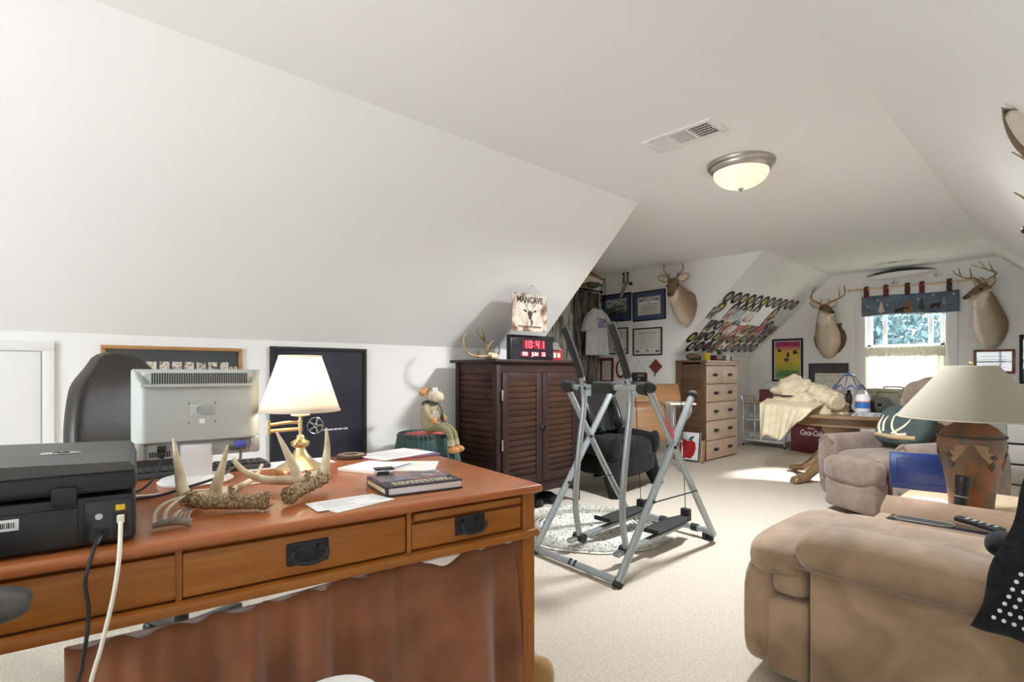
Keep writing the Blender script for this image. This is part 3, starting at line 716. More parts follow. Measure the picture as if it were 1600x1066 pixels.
# ------------------------------------------------------------------ office chairs
mat('leather_brown', (.018, .015, .013), .40, col2=(.034,.029,.025), vs_=5, bump=.08, bs=150)
mat('vinyl_grey', (.050, .048, .045), .5, col2=(.10,.095,.088), vs_=30)
def office_chair(name, label, loc, rz, arm_z=.66):
    t = thing(name, label, 'chair', loc, rz)
    bk = MB()
    def back(u, v):                                          # closed cushioned shell, wide at the top
        a = 2*PI*u; w_ = .150+.100*math.sin(PI*min(1, v*1.05))-.04*max(0, v-.82)/.18
        z = .47+.70*v; x0 = -.26-.10*v+.05*math.sin(PI*v)
        th = .055*(1-.45*max(0, v-.85)/.15)
        c_, s_ = math.cos(a), math.sin(a)
        sg = lambda q_, p_: math.copysign(abs(q_)**p_, q_)
        return (x0+th*sg(c_, .7)+.03*(abs(s_)**3)*(1 if c_ > 0 else .3), w_*sg(s_, .7)*(1-.30*max(0, v-.85)/.15), z+(.02*(1-abs(s_))*max(0, v-.85)/.15))
    rings = [[back(k/28, j/18) for k in range(28)] for j in range(19)]
    bk.loft(rings); bk.build('backrest', 'leather_brown', t, ang=70, sub=1)
    se = MB()
    for z in (.80,): se.tube(spline([(-.255,-.19,z),(-.262,0,z-.006),(-.255,.19,z)], 6), .0035, 6)
    se.tube(spline([(-.235,-.17,.52),(-.25,-.165,.75),(-.305,-.155,1.0),(-.345,-.11,1.10)], 6), .003, 6)
    se.build('seams', 'black_plastic', t, kind='stuff')
    MB().ell((0,0,.46), (.27,.26,.065), .45, 28, 12).build('seat', 'leather_brown', t)
    for s_ in (-1, 1):
        ar = MB(); ar.ell((0, s_*.29, arm_z), (.145,.040,.026), .55, 20, 10); ap_ = ar.build('armrest', 'vinyl_grey', t)
        p_ = MB(); p_.tube(spline([(-.05, s_*.29, arm_z-.02), (-.06, s_*.30, arm_z-.12), (.02, s_*.27, .44), (-.02, s_*.18, .41)], 5), .016, 8); p_.build('arm_post', 'black_plastic', ap_)
    MB().tube([(0,0,.10),(0,0,.40)], .026, 14).build('gas_column', 'black_plastic', t)
    for k in range(5):
        a = k*2*PI/5+.3; MB().bar((0,0,.10), (.28*math.cos(a), .28*math.sin(a), .075), .05, .03, .006).build('base_spoke', 'black_plastic', t)
        MB().ell((.28*math.cos(a), .28*math.sin(a), .032), (.03,.03,.031), n=14, m_=8).build('caster', 'black_plastic', t)
    return t
office_chair('office_chair', 'dark brown leather office chair pushed behind the monitor', (.485, 2.40, 0), math.radians(-60))
office_chair('office_chair', 'black vinyl office chair showing one worn armrest before the desk', (-.155, .87, 0), math.radians(-15), .742)
C.objects['office_chair.001'].location = (-.190, .880, 0)
# white stool top and plush toe near the desk
st = thing('round_stool', 'low stool with white rounded seat before the rust curtain', 'stool', (.335, .735, 0), 0)
MB().ell((0,0,.603), (.085,.085,.033), .8, 28, 12).build('seat', 'white_plastic', st); MB().tube([(0,0,.03),(0,0,.58)], .02, 12).build('post', 'chrome', st); MB().lathe([(.13,0),(.13,.015),(.03,.035)], 28).build('foot', 'chrome', st)
mat('plush_tan', (.36, .21, .08), .95, bump=.15, bs=200, sheen=.3); mat('plush_grey', (.36, .34, .28), .95, col2=(.5,.47,.40), vs_=60, bump=.3, bs=120)
pt = thing('plush_boot', 'tan plush foot with grey knitted cuff beside desk leg', 'plush toy', (1.27, 1.235, .085), math.radians(-40))
MB().ell((.0, 0, .0), (.052,.052,.072), .9, 22, 14, rot=(0,.25,0)).build('toe', 'plush_tan', pt)
MB().ell((-.02, .045, .005), (.042,.050,.060), .9, 20, 12).build('cuff', 'plush_grey', pt)
MB().tube(spline([(-.02,.06,.0),(-.05,.14,-.02),(-.05,.26,-.035)], 5), [.04]*11, 14).build('leg', 'plush_grey', pt)

# ------------------------------------------------------------------ skirted side table with plush moose
mat('skirt_green', (.012, .045, .042), .8, col2=(.03,.085,.075), vs_=20, sheen=.4); mat('cushion_pink', (.62, .13, .13), .8)
sk = thing('skirted_table', 'small round table with dark green gathered skirt and pink top', 'side table', (2.20, 3.26, 0))
def skirt(u, v):
    a = 2*PI*u; r = .205+.085*(1-v)**.8+.007*math.sin(a*46)*(1-.4*v); return (r*math.cos(a), r*math.sin(a), .02+.615*v)
MB().grid(skirt, 184, 8, closed_u=True).build('skirt', 'skirt_green', sk, ang=80, thick=.003)
rf = MB()
def ruffle(u, v):
    a = 2*PI*u; r = .205-.03*v+.010*math.sin(a*40); return (r*math.cos(a), r*math.sin(a), .635+.022*math.sin(v*PI)+.004*math.cos(a*40))
rf.grid(ruffle, 160, 5, closed_u=True); rf.build('ruffle', 'skirt_green', sk, ang=80, thick=.004)
MB().lathe([(.185,.60),(.188,.640),(.16,.650),(.01,.654)], 36).build('cushion_top', 'cushion_pink', sk)
MB().tube([(0,0,0),(0,0,.62)], .03, 12).build('post', 'bark', sk)
mat('plush_olive', (.34, .29, .17), .95, col2=(.44,.39,.25), vs_=70, bump=.35, bs=90); mat('plush_legs', (.20, .19, .09), .95, col2=(.28,.26,.14), vs_=70, bump=.3, bs=90)
mat('plush_cream', (.68, .60, .44), .95, bump=.25, bs=120); mat('plush_orange', (.55, .26, .10), .95, bump=.2, bs=120); mat('scarf_dark', (.05,.06,.04), .95, col2=(.16,.17,.10), vs_=9, stretch=(1,1,14), lo=.49, hi=.51)
ms = thing('plush_moose', 'knitted plush moose in scarf sitting on the skirted table', 'plush toy', (2.165, 3.165, .667), math.radians(-62))
# local x faces the room; y to the toy's left
MB().ell((0,0,.105), (.066,.078,.110), .9, 24, 16).build('torso', 'plush_olive', ms)
hd = MB().ell((.02,.0,.262), (.052,.050,.045), 1, 22, 14, rot=(0,.2,0)).build('head', 'plush_cream', ms)
MB().ell((.062,-.010,.252), (.046,.044,.038), .95, 20, 12).build('muzzle', 'plush_cream', hd)
for s_ in (-1, 1):
    e = MB().ell((.040, s_*.020-.004, .300), (.014,.015,.018), n=14, m_=10).build('eye', 'white_plastic', hd)
    MB().ell((.052, s_*.020-.004, .303), (.004,.005,.006), n=8, m_=6).build('pupil', 'black_plastic', hd)
    MB().ell((.098, s_*.012-.010, .258), (.006,.006,.005), n=8, m_=6).build('nostril', 'scarf_dark', hd)
an = MB(); an.ell((-.015,-.085,.285), (.020,.040,.024)); an.ell((-.012,-.055,.300), (.018,.030,.018)); an.build('antler', 'plush_orange', hd)
an = MB(); an.ell((-.025,.060,.288), (.016,.028,.016)); an.build('antler', 'plush_orange', hd)
MB().ell((-.005,0,.297), (.036,.040,.022)).build('cap', 'plush_legs', hd)
for s_ in (-1, 1):
    a_ = MB(); a_.tube(spline([(0, s_*.055, .185), (.02, s_*.095, .150), (.055, s_*.085, .105)], 6), lerp_list([.026,.024,.020], 13), 14); a_ = a_.build('arm', 'plush_olive', ms)
    MB().ell((.066, s_*.080, .092), (.024,.022,.026), n=14, m_=10).build('hand', 'plush_orange', a_)
    l_ = MB(); l_.tube(spline([(.03, s_*.030, .035), (.11, s_*.032, .040), (.165, s_*.034, .0), (.180, s_*.036, -.085)], 6), lerp_list([.030,.028,.024,.021], 19), 14); l_ = l_.build('leg', 'plush_legs', ms)
    MB().tube([(.176, s_*.036, -.040), (.181, s_*.036, -.085)], [.025,.027], 16).build('sock', 'plush_olive', l_)
    MB().ell((.200, s_*.038, -.110), (.045,.028,.026), n=18, m_=10).build('shoe', 'plush_orange', l_)
sf = MB(); sf.tube([(.048*math.cos(a*PI/12), .052*math.sin(a*PI/12), .208+.008*math.sin(a*PI/12)) for a in range(24)], .013, 10, closed=True)
sf.build('scarf_loop', 'scarf_dark', ms)
sf = MB(); sf.tube(spline([(.050,.030,.205),(.072,.042,.150),(.078,.050,.080)], 6), .018, 10, flat=.35); sf.build('scarf_tail', 'scarf_dark', ms)
for z in (.165, .095): MB().lathe([(.0135,0),(.0135,.006)], 16, m=frame_from((0,1,0),(0,0,1),(1,0,0),(.056+.010*(z < .12),.004,z))).build('button', 'resin_brown', ms)
MB().ell((.052,-.048,.125), (.012,.026,.036), .8, 14, 8).build('pocket_badge', 'plush_grey', ms)

# ------------------------------------------------------------------ louvred cabinet
wood('walnut', (.018, .008, .007), (.046, .020, .016), 0, 8, .5, 0, .3)
wood('walnut_v', (.018, .008, .007), (.044, .019, .015), 2, 8, .5, 0, .3)
wood('walnut_slat', (.018, .009, .007), (.085, .036, .021), 0, 5, .5, 0, .3)
cb = thing('louvred_cabinet', 'dark walnut cabinet with two louvred doors and louvred sides', 'cabinet', (2.60, 2.95, 0))
CW, CDp, CZ0, CZ1 = .945, .50, .145, 1.165
MB().box(-.035, -.03, CZ1, CW+.045, CDp+.03, CZ1+.022, .004).build('top', 'walnut', cb)
for x in (0, CW-.045):
    for y in (0, CDp-.045): MB().box(x, y, 0 if not (x == 0 and y == 0) else 0, x+.045, y+.045, CZ1, .003).build('post', 'walnut_v', cb)
MB().box(.045, .006, CZ1-.075, CW-.045, .03, CZ1).build('front_rail', 'walnut', cb); MB().box(.045, .006, CZ0, CW-.045, .03, CZ0+.085).build('front_rail', 'walnut', cb)
MB().box(.02, CDp-.012, CZ0, CW-.02, CDp, CZ1).build('back_panel', 'walnut', cb); MB().box(.02, .02, CZ0, CW-.02, CDp-.01, CZ0+.02).build('bottom', 'walnut', cb)
for x0 in (.008, CW-.03):
    MB().box(x0, .045, CZ1-.05, x0+.022, CDp-.045, CZ1).build('side_rail', 'walnut', cb); MB().box(x0, .045, CZ0, x0+.022, CDp-.045, CZ0+.06).build('side_rail', 'walnut', cb)
nsl = 19
for k in range(nsl):
    z = CZ0+.06+(CZ1-.05-CZ0-.06)*(k+.5)/nsl
    MB().obox((.020, CDp/2, z), (.008, CDp-.088, .056), (0, math.radians(-16), 0), .002).build('side_slat', 'walnut_slat', cb)
MB().box(CW-.02, .045, CZ0+.05, CW-.012, CDp-.045, CZ1-.04).build('side_panel', 'walnut', cb)
zd0, zd1 = CZ0+.088, CZ1-.078
for i, (x0, x1) in enumerate(((.050, CW/2-.003), (CW/2+.003, CW-.050))):
    d = MB().box(x0, -.012, zd0, x0+.062, .010, zd1, .003).build('door', 'walnut_v', cb)
    MB().box(x1-.062, -.012, zd0, x1, .010, zd1, .003).build('stile', 'walnut_v', d)
    for a, b_ in ((zd0, zd0+.065), (zd1-.065, zd1)): MB().box(x0+.062, -.010, a, x1-.062, .009, b_, .002).build('door_rail', 'walnut', d)
    ns = 16
    for k in range(ns):
        z = zd0+.065+(zd1-zd0-.13)*(k+.5)/ns
        MB().obox(((x0+x1)/2, .000, z), (x1-x0-.122, .007, .052), (math.radians(16), 0, 0), .002).build('slat', 'walnut_slat', d)
    kx = x1-.020 if i == 0 else x0+.020
    MB().lathe([(.006,0),(.007,.010),(.013,.018),(.013,.024),(.004,.028)], 16, m=frame_from((1,0,0),(0,0,1),(0,-1,0),(kx,-.012,.66))).build('knob', 'iron', d)
    if i == 0:
        for z in (.55, .92): MB().box(x0-.012, -.016, z-.040, x0+.004, -.011, z+.040, .002).build('hinge', 'nickel', d)
ZB = CZ1+.0225
# on the cabinet: skull with antlers, clock, barn-shaped tin
mat('bone', (.62, .52, .34), .6, col2=(.76,.68,.50), vs_=30); mat('antler_dark', (.20, .12, .05), .5, col2=(.42,.29,.15), vs_=14)
sku = thing('antler_skull', 'deer skull plate with spreading antlers lying on cabinet top', 'antlers', (2.80, 3.24, ZB), math.radians(20))
MB().ell((0,0,.030), (.075,.050,.030), .9, 20, 12).build('skull', 'bone', sku)
for s_, nm in ((-1, 'antler'), (1, 'antler')):
    mb = MB()
    if s_ < 0:
        horn(mb, [(-.04,-.02,.03),(-.12,-.03,.028),(-.22,0,.024),(-.30,.04,.050),(-.325,.06,.120),(-.30,.07,.185)], .014, .006, 10)
        horn(mb, [(-.31,.065,.165),(-.27,.07,.19),(-.25,.07,.215)], .007, .002); horn(mb, [(-.12,-.03,.03),(-.15,-.05,.09),(-.11,-.06,.135),(-.07,-.06,.15)], .010, .003)
        horn(mb, [(-.20,0,.03),(-.235,-.02,.06),(-.26,-.03,.075)], .007, .002)
    else:
        horn(mb, [(.03,.02,.03),(.055,.05,.08),(.045,.09,.15),(.0,.12,.215),(-.02,.13,.245)], .014, .004, 10)
        horn(mb, [(.045,.09,.15),(.0,.07,.20),(-.05,.06,.235)], .008, .002); horn(mb, [(.05,.04,.07),(.0,.02,.115),(-.045,.01,.15)], .008, .002)
        horn(mb, [(.05,.03,.03),(.14,.02,.04),(.19,.03,.10),(.17,.04,.15)], .010, .003)
    mb.build(nm, 'antler_dark', sku)
mat('led_red', (1, .06, .09), .5, emit=2.2, ecol=(1, .05, .08)); mat('led_text', (1, .35, .38), .5, emit=1.6, ecol=(1, .30, .33)); mat('led_panel', (.05, .008, .012), .25, emit=.25, ecol=(.8,.02,.05))
ck = thing('digital_clock', 'black digital wall clock with red numerals standing on cabinet', 'clock', (3.165, 3.14, ZB), math.radians(-3))
MB().box(-.238, 0, 0, .238, .055, .208, .006).build('case', 'black_plastic', ck); MB().box(-.226, -.002, .010, .226, .001, .198, .001).build('face', 'printer_gloss', ck)
SEG = {'0':'abcdef','1':'bc','4':'bcfg'}
def digit(mb, ch, cx, cz, w_, h_, t_):
    for s_ in SEG[ch]:
        x0, x1, z0, z1 = {'a':(-w_/2,w_/2,h_/2-t_,h_/2),'d':(-w_/2,w_/2,-h_/2,-h_/2+t_),'g':(-w_/2,w_/2,-t_/2,t_/2),'b':(w_/2-t_,w_/2,0,h_/2),'c':(w_/2-t_,w_/2,-h_/2,0),'e':(-w_/2,-w_/2+t_,-h_/2,0),'f':(-w_/2,-w_/2+t_,0,h_/2)}[s_]
        mb.box(cx+x0, -.0045, cz+z0, cx+x1, -.0030, cz+z1)
for x0, x1, z0, z1 in ((-.105, .0, .095, .168), (.022, .140, .095, .168), (-.135, -.040, .032, .072), (-.018, .066, .032, .072), (.090, .150, .032, .072)): MB().box(x0, -.003, z0, x1, -.0021, z1).build('numeral_panel', 'led_panel', ck, ang=0)
for ch, cx in (('1', -.085), ('0', -.028), ('4', .052), ('1', .105)):
    mb = MB(); digit(mb, ch, cx, .132, .038, .060, .010); mb.build('numeral', 'led_red', ck, ang=0)
for z in (.118, .146): MB().box(.006, -.0045, z-.004, .014, -.003, z+.004).build('colon_dot', 'led_red', ck, ang=0)
for tx, cx in (('FRI', -.088), ('JUN', .024), ('22', .120)): lettering(tx, .042, 'led_text', ck, frame_from((1,0,0),(0,0,1),(0,-1,0),(cx,-.004,.052)), 'date_lettering', bold=.0012)
mat('barn_red', (.33, .030, .028), .5); mat('barn_roof', (.16, .155, .15), .6); mat('cream_print', (.75, .68, .48), .6)
bn = thing('barn_tin', 'small red barn-shaped tin with grey roof on the cabinet', 'tin', (3.425, 3.16, ZB), 0)
MB().box(0, 0, 0, .135, .10, .095, .002).build('barn_walls', 'barn_red', bn)
MB().prism([(0,.095),(.045,.165),(.10,.165),(.135,.095)][::-1], .10, frame_from((0,1,0),(0,0,1),(1,0,0),(0,-.015,0))).build('roof', 'barn_roof', bn)
for x in (.015, .065): MB().box(x, -.003, .030, x+.032, .001, .070).build('window', 'cream_print', bn)
jr = thing('red_tin', 'red and cream patterned tin box at right end of cabinet', 'tin', (3.575-.02, 3.18, ZB-.0), 0)
mat('tin_pattern', (.42, .05, .045), .4, col2=(.72,.58,.50), vs_=26, lo=.5, hi=.6)
MB().box(.0, 0, 0, .022, .08, .11, .003).build('tin_body', 'tin_pattern', jr); MB().box(-.002, -.002, .105, .024, .082, .118, .002).build('lid', 'barn_red', jr)
# MANCAVE sign hung from the slope
m, nt, b = nodes('rusty_sign'); v = coords(nt)
n = N(nt, 'ShaderNodeTexNoise'); n.inputs['Scale'].default_value = 11; n.inputs['Detail'].default_value = 6; nt.links.new(v, n.inputs['Vector'])
g_ = N(nt, 'ShaderNodeSeparateXYZ'); nt.links.new(coords(nt), g_.inputs[0])
az = N(nt, 'ShaderNodeMath', operation='ABSOLUTE'); nt.links.new(g_.outputs[2], az.inputs[0]); ax_ = N(nt, 'ShaderNodeMath', operation='ABSOLUTE'); nt.links.new(g_.outputs[0], ax_.inputs[0])
az2 = N(nt, 'ShaderNodeMath', operation='MULTIPLY'); nt.links.new(az.outputs[0], az2.inputs[0]); az2.inputs[1].default_value = 1.3
ab = N(nt, 'ShaderNodeMath', operation='MAXIMUM'); nt.links.new(az2.outputs[0], ab.inputs[0]); nt.links.new(ax_.outputs[0], ab.inputs[1])
ed = N(nt, 'ShaderNodeMath', operation='MULTIPLY_ADD'); nt.links.new(ab.outputs[0], ed.inputs[0]); ed.inputs[1].default_value = 1.5; nt.links.new(n.outputs['Fac'], ed.inputs[2])
nt.links.new(ramp(nt, ed.outputs[0], [(.55, (.64,.58,.48)), (.76, (.46,.38,.30)), (.84, (.24,.11,.07)), (.94, (.10,.05,.035))]), b.inputs['Base Color']); b.inputs['Roughness'].default_value = .6
mat('sign_ink', (.030, .014, .010), .6)
sg = thing('tin_sign', 'rusty tin sign reading MANCAVE with a buck, hung over cabinet', 'sign', (3.05, 3.06, 1.568), math.radians(0))
FS = frame_from((1,0,0),(0,0,1),(0,-1,0),(0,0,0))
MB().prism(rounded(.392, .300, .018), .004, FS).build('plate', 'rusty_sign', sg)
lettering('MANCAVE', .068, 'sign_ink', sg, FS @ Matrix.Translation((0,.100,.0045)), 'sign_lettering', bold=.0018, squash=.92)
sd = MB(); F2 = FS @ Matrix.Translation((.0, -.02, .0045))
sd.prism([(-.030,.018),(-.016,.034),(.016,.034),(.030,.018),(.020,-.008),(.012,-.034),(-.010,-.034),(-.018,-.008)], .001, F2)
sd.prism([(.016,-.030),(.034,-.052),(.022,-.082),(.004,-.090),(.012,-.066),(.004,-.034)], .001, F2)
for s_ in (-1, 1):
    sd.prism([(s_*.026,.026),(s_*.058,.046),(s_*.076,.038),(s_*.056,.022)][::s_], .001, F2)
    for pts in ([(s_*.014,.036),(s_*.040,.060),(s_*.056,.090),(s_*.052,.112)], [(s_*.044,.066),(s_*.030,.084),(s_*.028,.104)], [(s_*.054,.085),(s_*.070,.100),(s_*.070,.114)]):
        P = spline([(x, y, 0) for x, y in pts], 4); sd.tube([F2 @ Vector(p) for p in P], lerp_list([.0045,.0015], len(P)), 6, flat=.3)
sd.build('buck_print', 'sign_ink', sg)
tl = MB(); rs = random.Random(4)
x = -.13
while x < .13:
    a = rs.uniform(.006, .014); mbx = MB().box(x, -.120, .0045, x+a, -.106, .0052); tl.add(mbx.v, mbx.f, FS); x += a+.005
tl.build('motto_print', 'sign_ink', sg)
wr = MB(); wr.tube([(-.08, 0, .148), (.03, .0, .222), (.14, 0, .148)], .0012, 6); wr.build('hanging_wire', 'nickel', sg)
MB().ell((.03, .004, .222), (.005,.008,.005), n=8, m_=6).build('nail', 'nickel', sg)
# dumbbells and coiled cord under the cabinet
def dumbbell(label, x, y, rz):
    t = thing('dumbbell', label, 'dumbbell', (x, y, 0), rz, 'dumbbells under the cabinet')
    MB().tube([(-.06,0,.036),(.06,0,.036)], .012, 10).build('grip', 'steel_dark', t)
    for s_ in (-1, 1): MB().tube([(s_*.055,0,.036),(s_*.065,0,.036),(s_*.105,0,.036),(s_*.115,0,.036)], [.024,.036,.036,.024], 6).build('hex_head', 'iron', t)
dumbbell('black hex dumbbell nearest the desk under the cabinet', 3.08, 3.09, math.radians(-65))
dumbbell('black hex dumbbell further under the cabinet by its leg', 3.25, 3.10, math.radians(-60))
co = MB()
for k in range(4):
    r = .10-.012*k; co.tube([(r*math.cos(a*PI/14), r*1.1*math.sin(a*PI/14), .008+.010*k) for a in range(28)], .007, 8, closed=True)
tag(co.build('extension_cable', 'black_plastic', loc=(3.40, 3.22, 0)), 'coiled black cord lying under the cabinet', 'cord')
# ------------------------------------------------------------------ deer mounts
m, nt, b = nodes('deer_fur')
at_ = N(nt, 'ShaderNodeAttribute'); at_.attribute_name = 'fur'
n = N(nt, 'ShaderNodeTexNoise'); n.inputs['Scale'].default_value = 60; n.inputs['Detail'].default_value = 4; nt.links.new(coords(nt, (1,1,.35)), n.inputs['Vector'])
mm = N(nt, 'ShaderNodeMath', operation='MULTIPLY_ADD'); nt.links.new(n.outputs['Fac'], mm.inputs[0]); mm.inputs[1].default_value = .28; nt.links.new(at_.outputs['Fac'], mm.inputs[2])
nt.links.new(ramp(nt, mm.outputs[0], [(.10, (.08,.055,.033)), (.42, (.21,.145,.09)), (.72, (.36,.255,.165)), (1.0, (.70,.62,.50))]), b.inputs['Base Color']); b.inputs['Roughness'].default_value = .85
p = N(nt, 'ShaderNodeBump'); p.inputs['Strength'].default_value = .3; p.inputs['Distance'].default_value = .006; nt.links.new(n.outputs['Fac'], p.inputs['Height']); nt.links.new(p.outputs[0], b.inputs['Normal'])
mat('ear_inner', (.62, .50, .38), .9); mat('ear_outer', (.20, .14, .09), .9); mat('eye_dark', (.012, .009, .007), .06); mat('nose_black', (.018, .015, .014), .35)
wood('plaque_wood', (.10, .05, .02), (.18, .095, .04), 2, 12, .35)
def deer(name, label, loc, rz, neck, yaw, pitch, ants, plaque=False, scale=1.0):
    """mount; local x out of the wall, z up. neck: list of (centre, lateral radius, depth radius)"""
    t = thing(name, label, 'deer mount', loc, rz); t.scale = (scale,)*3
    V = []; F = []; A = []
    nn = 20
    def ring(c, tg, a, b_, fur, pt=0):
        tg = Vector(tg).normalized(); sd = tg.cross(Vector((0,0,1)))
        if sd.length < .2: sd = Vector((0,-1,0))
        sd.normalize(); u_ = sd.cross(tg)
        for k in range(nn):
            q_ = 2*PI*k/nn; V.append(tuple(Vector(c)+sd*a*math.cos(q_)+u_*b_*math.sin(q_)*(1+pt*max(0, -math.sin(q_))**5))); A.append(fur(q_))
    def strip(n_r, o):
        for i in range(n_r-1):
            for k in range(nn): F.append((o+i*nn+k, o+i*nn+(k+1) % nn, o+(i+1)*nn+(k+1) % nn, o+(i+1)*nn+k))
        F.append(tuple(o+k for k in range(nn-1, -1, -1))); F.append(tuple(o+(n_r-1)*nn+k for k in range(nn)))
    P = spline([c for c, _, _ in neck], 4); Ra = lerp_list([a for _, a, _ in neck], len(P)); Rb = lerp_list([b_ for _, _, b_ in neck], len(P))
    for i, c in enumerate(P):
        tg = Vector((1,0,.25)) if i == 0 else P[min(i+1, len(P)-1)]-P[i-1]
        f = i/(len(P)-1)
        def fur(q_, f=f):
            front = max(0, -math.sin(q_))
            k_ = max(0, min(1, (f-.62)/.16)); k_ = k_*k_*(3-2*k_)
            return .36+.42*front**1.4+.36*k_*max(0, front-.25)/.75-.16*(1-front)*max(0, 1-f/.3)
        ring(c, tg, Ra[i], Rb[i], fur, .30*max(0, 1-f/.45))
    strip(len(P), 0)
    o = len(V); d = Vector((math.cos(pitch)*math.cos(yaw), math.cos(pitch)*math.sin(yaw), math.sin(pitch)))
    sk = Vector(P[-1])+Vector((0,0,.020))
    sd = d.cross(Vector((0,0,1))).normalized(); u_ = sd.cross(d)
    H = [(-.080,.036,.040,.0),(-.060,.060,.066,.0),(-.015,.078,.084,.004),(.035,.076,.078,.002),(.085,.066,.072,-.006),(.125,.053,.063,-.014),(.165,.045,.054,-.020),(.198,.043,.047,-.024),(.218,.037,.037,-.026),(.228,.020,.020,-.028)]
    for s_, a, b_, dz_ in H:
        def fur(q_, s_=s_):
            top = math.sin(q_)
            v_ = .22 if top > .3 else (.38 if top > -.3 else .80)
            if s_ > .15: v_ = .20 if top > .2 else .72
            if s_ > .195: v_ = .08 if top > -.1 else .80
            return v_
        ring(sk+d*s_+u_*dz_, d, a, b_, fur)
    strip(len(H), o)
    me = bpy.data.meshes.new('body'); me.from_pydata(V, [], F); at2 = me.attributes.new('fur', 'FLOAT', 'POINT')
    for i, a in enumerate(A): at2.data[i].value = a
    bm = bmesh.new(); bm.from_mesh(me); bmesh.ops.recalc_face_normals(bm, faces=bm.faces); bm.to_mesh(me); bm.free()
    me.polygons.foreach_set('use_smooth', [True]*len(me.polygons)); me.materials.append(M['deer_fur'])
    ob = bpy.data.objects.new('body', me); C.objects.link(ob); ob.parent = t
    def hp(a, l, z): return sk+d*a+sd*l+u_*z                    # head coordinates: forward, lateral, up
    MB().ell(hp(.220,0,-.010), (.027,.027,.020), n=14, m_=8).build('nose', 'nose_black', t)
    for s_ in (-1, 1):
        MB().ell(hp(.058, s_*.066, .026), (.016,.016,.015), n=14, m_=10).build('eye', 'eye_dark', t)
        e0, e1 = hp(-.030, s_*.060, .050), hp(-.050, s_*.205, .110)
        ax = (e1-e0); L = ax.length; ax.normalize(); nf = (d*.9+u_*.1); nf = (nf-ax*nf.dot(ax)).normalized(); wx = ax.cross(nf)
        def ear(u, v, k=0):
            w_ = .052*math.sin(PI*min(1, .10+.90*v))**.7*(1 if v < .99 else .05); x_ = (u-.5)*2
            return tuple(e0+ax*(L*v)+wx*(w_*x_)+nf*(-.020*(1-x_*x_)*math.sin(PI*v)+k))
        ea = MB().grid(lambda u, v: ear(u, v, -.004), 9, 12).build('ear', 'ear_outer', t, ang=80, thick=.004)
        MB().grid(lambda u, v: ear(.12+.76*u, .05+.85*v, .003), 9, 10).build('ear_lining', 'ear_inner', ea, ang=80, thick=.002)
        an = MB()
        for pts, r0 in ants:
            horn(an, [hp(a, s_*l, z) for a, l, z in pts], r0, .0035, 8, 5)
        an.build('antler', 'antler_dark', t)
    if plaque:
        sh_ = [(0,-.30),(.06,-.275),(.14,-.22),(.20,-.13),(.225,-.02),(.20,.08),(.15,.15),(.16,.21),(.10,.20),(.0,.235),(-.10,.20),(-.16,.21),(-.15,.15),(-.20,.08),(-.225,-.02),(-.20,-.13),(-.14,-.22),(-.06,-.275)]
        MB().prism(sh_, .025, frame_from((0,1,0),(0,0,1),(1,0,0),(0,0,-.0))).build('plaque', 'plaque_wood', t)
        MB().tube([(.028,.03*math.cos(a*PI/8),-.265+.016*math.sin(a*PI/8)) for a in range(16)], .005, 6, closed=True).build('plaque_badge', 'brass', t)
    return t
small = [([(-.02,.030,.06),(-.03,.060,.11),(.0,.105,.16),(.03,.115,.22)], .014), ([(-.01,.04,.08),(.01,.045,.12)], .008), ([(.015,.11,.19),(.0,.085,.235)], .007)]
upright = [([(-.02,.032,.06),(-.07,.070,.105),(-.12,.125,.150),(-.17,.130,.225)], .015), ([(-.06,.055,.09),(-.10,.050,.140)], .009), ([(-.13,.128,.170),(-.19,.095,.205)], .008)]
tall = [([(-.02,.032,.06),(-.05,.085,.10),(-.04,.185,.155),(.03,.235,.21),(.10,.215,.30),(.13,.17,.37)], .016), ([(-.03,.06,.085),(.0,.055,.17)], .009), ([(-.01,.205,.175),(-.03,.185,.34)], .010), ([(.07,.225,.26),(.075,.20,.36)], .008)]
wide = [([(-.02,.032,.06),(-.07,.090,.10),(-.09,.19,.15),(-.02,.25,.20),(.07,.23,.29),(.11,.18,.35)], .016), ([(-.03,.06,.085),(.01,.055,.18)], .010), ([(-.06,.205,.165),(-.075,.18,.30)], .010), ([(.02,.245,.235),(.03,.20,.36)], .009), ([(-.045,.08,.10),(.03,.10,.17)], .007)]
nk = lambda lat, up_=0, w_=1.0: [(c, a*w_, b_) for c, a, b_ in nk0(lat, up_)]
nk0 = lambda lat, up_=0: [((0,0,-.02),.150,.215), ((.05,lat*.1,-.01+up_),.172,.245), ((.12,lat*.25,.06+up_),.168,.225), ((.18,lat*.5,.17+up_),.142,.175), ((.22,lat*.75,.27+up_),.118,.140), ((.245,lat,.36+up_),.098,.115), ((.265,lat*1.05,.42+up_),.080,.095)]
deer('deer_mount', 'small-antlered buck mount on the dormer wall above the diplomas', (D1, 3.36, 1.90), PI, [((0,0,-.02),.126,.205), ((.06,0,-.01),.142,.225), ((.14,-.01,.04),.136,.19), ((.22,-.02,.11),.115,.15), ((.28,-.03,.18),.095,.12), ((.32,-.03,.235),.080,.098)], math.radians(14), math.radians(-40), upright, scale=.92)
deer('deer_mount', 'buck mount on shield-shaped wooden plaque left of the far window', (XF, 2.475, 1.575), PI, nk(.0, -.04), math.radians(44), math.radians(-12), tall, True, .92)
deer('deer_mount', 'buck mount with head turned toward the window from its right', (XF, .765, 1.625), PI, nk(-.06, 0, .94), math.radians(-54), math.radians(-22), wide, False, .93)
deer('deer_mount', 'deer mount peeking past the slope in the dormer corner', (5.40, YD, 2.318), -PI/2, [((0,0,0),.085,.085), ((.12,.03,0),.085,.085), ((.26,.08,0),.076,.080), ((.36,.12,-.005),.066,.070)], math.radians(58), math.radians(-8), [([(-.03,.03,.05),(-.05,.04,.075)], .010)], False, .82)

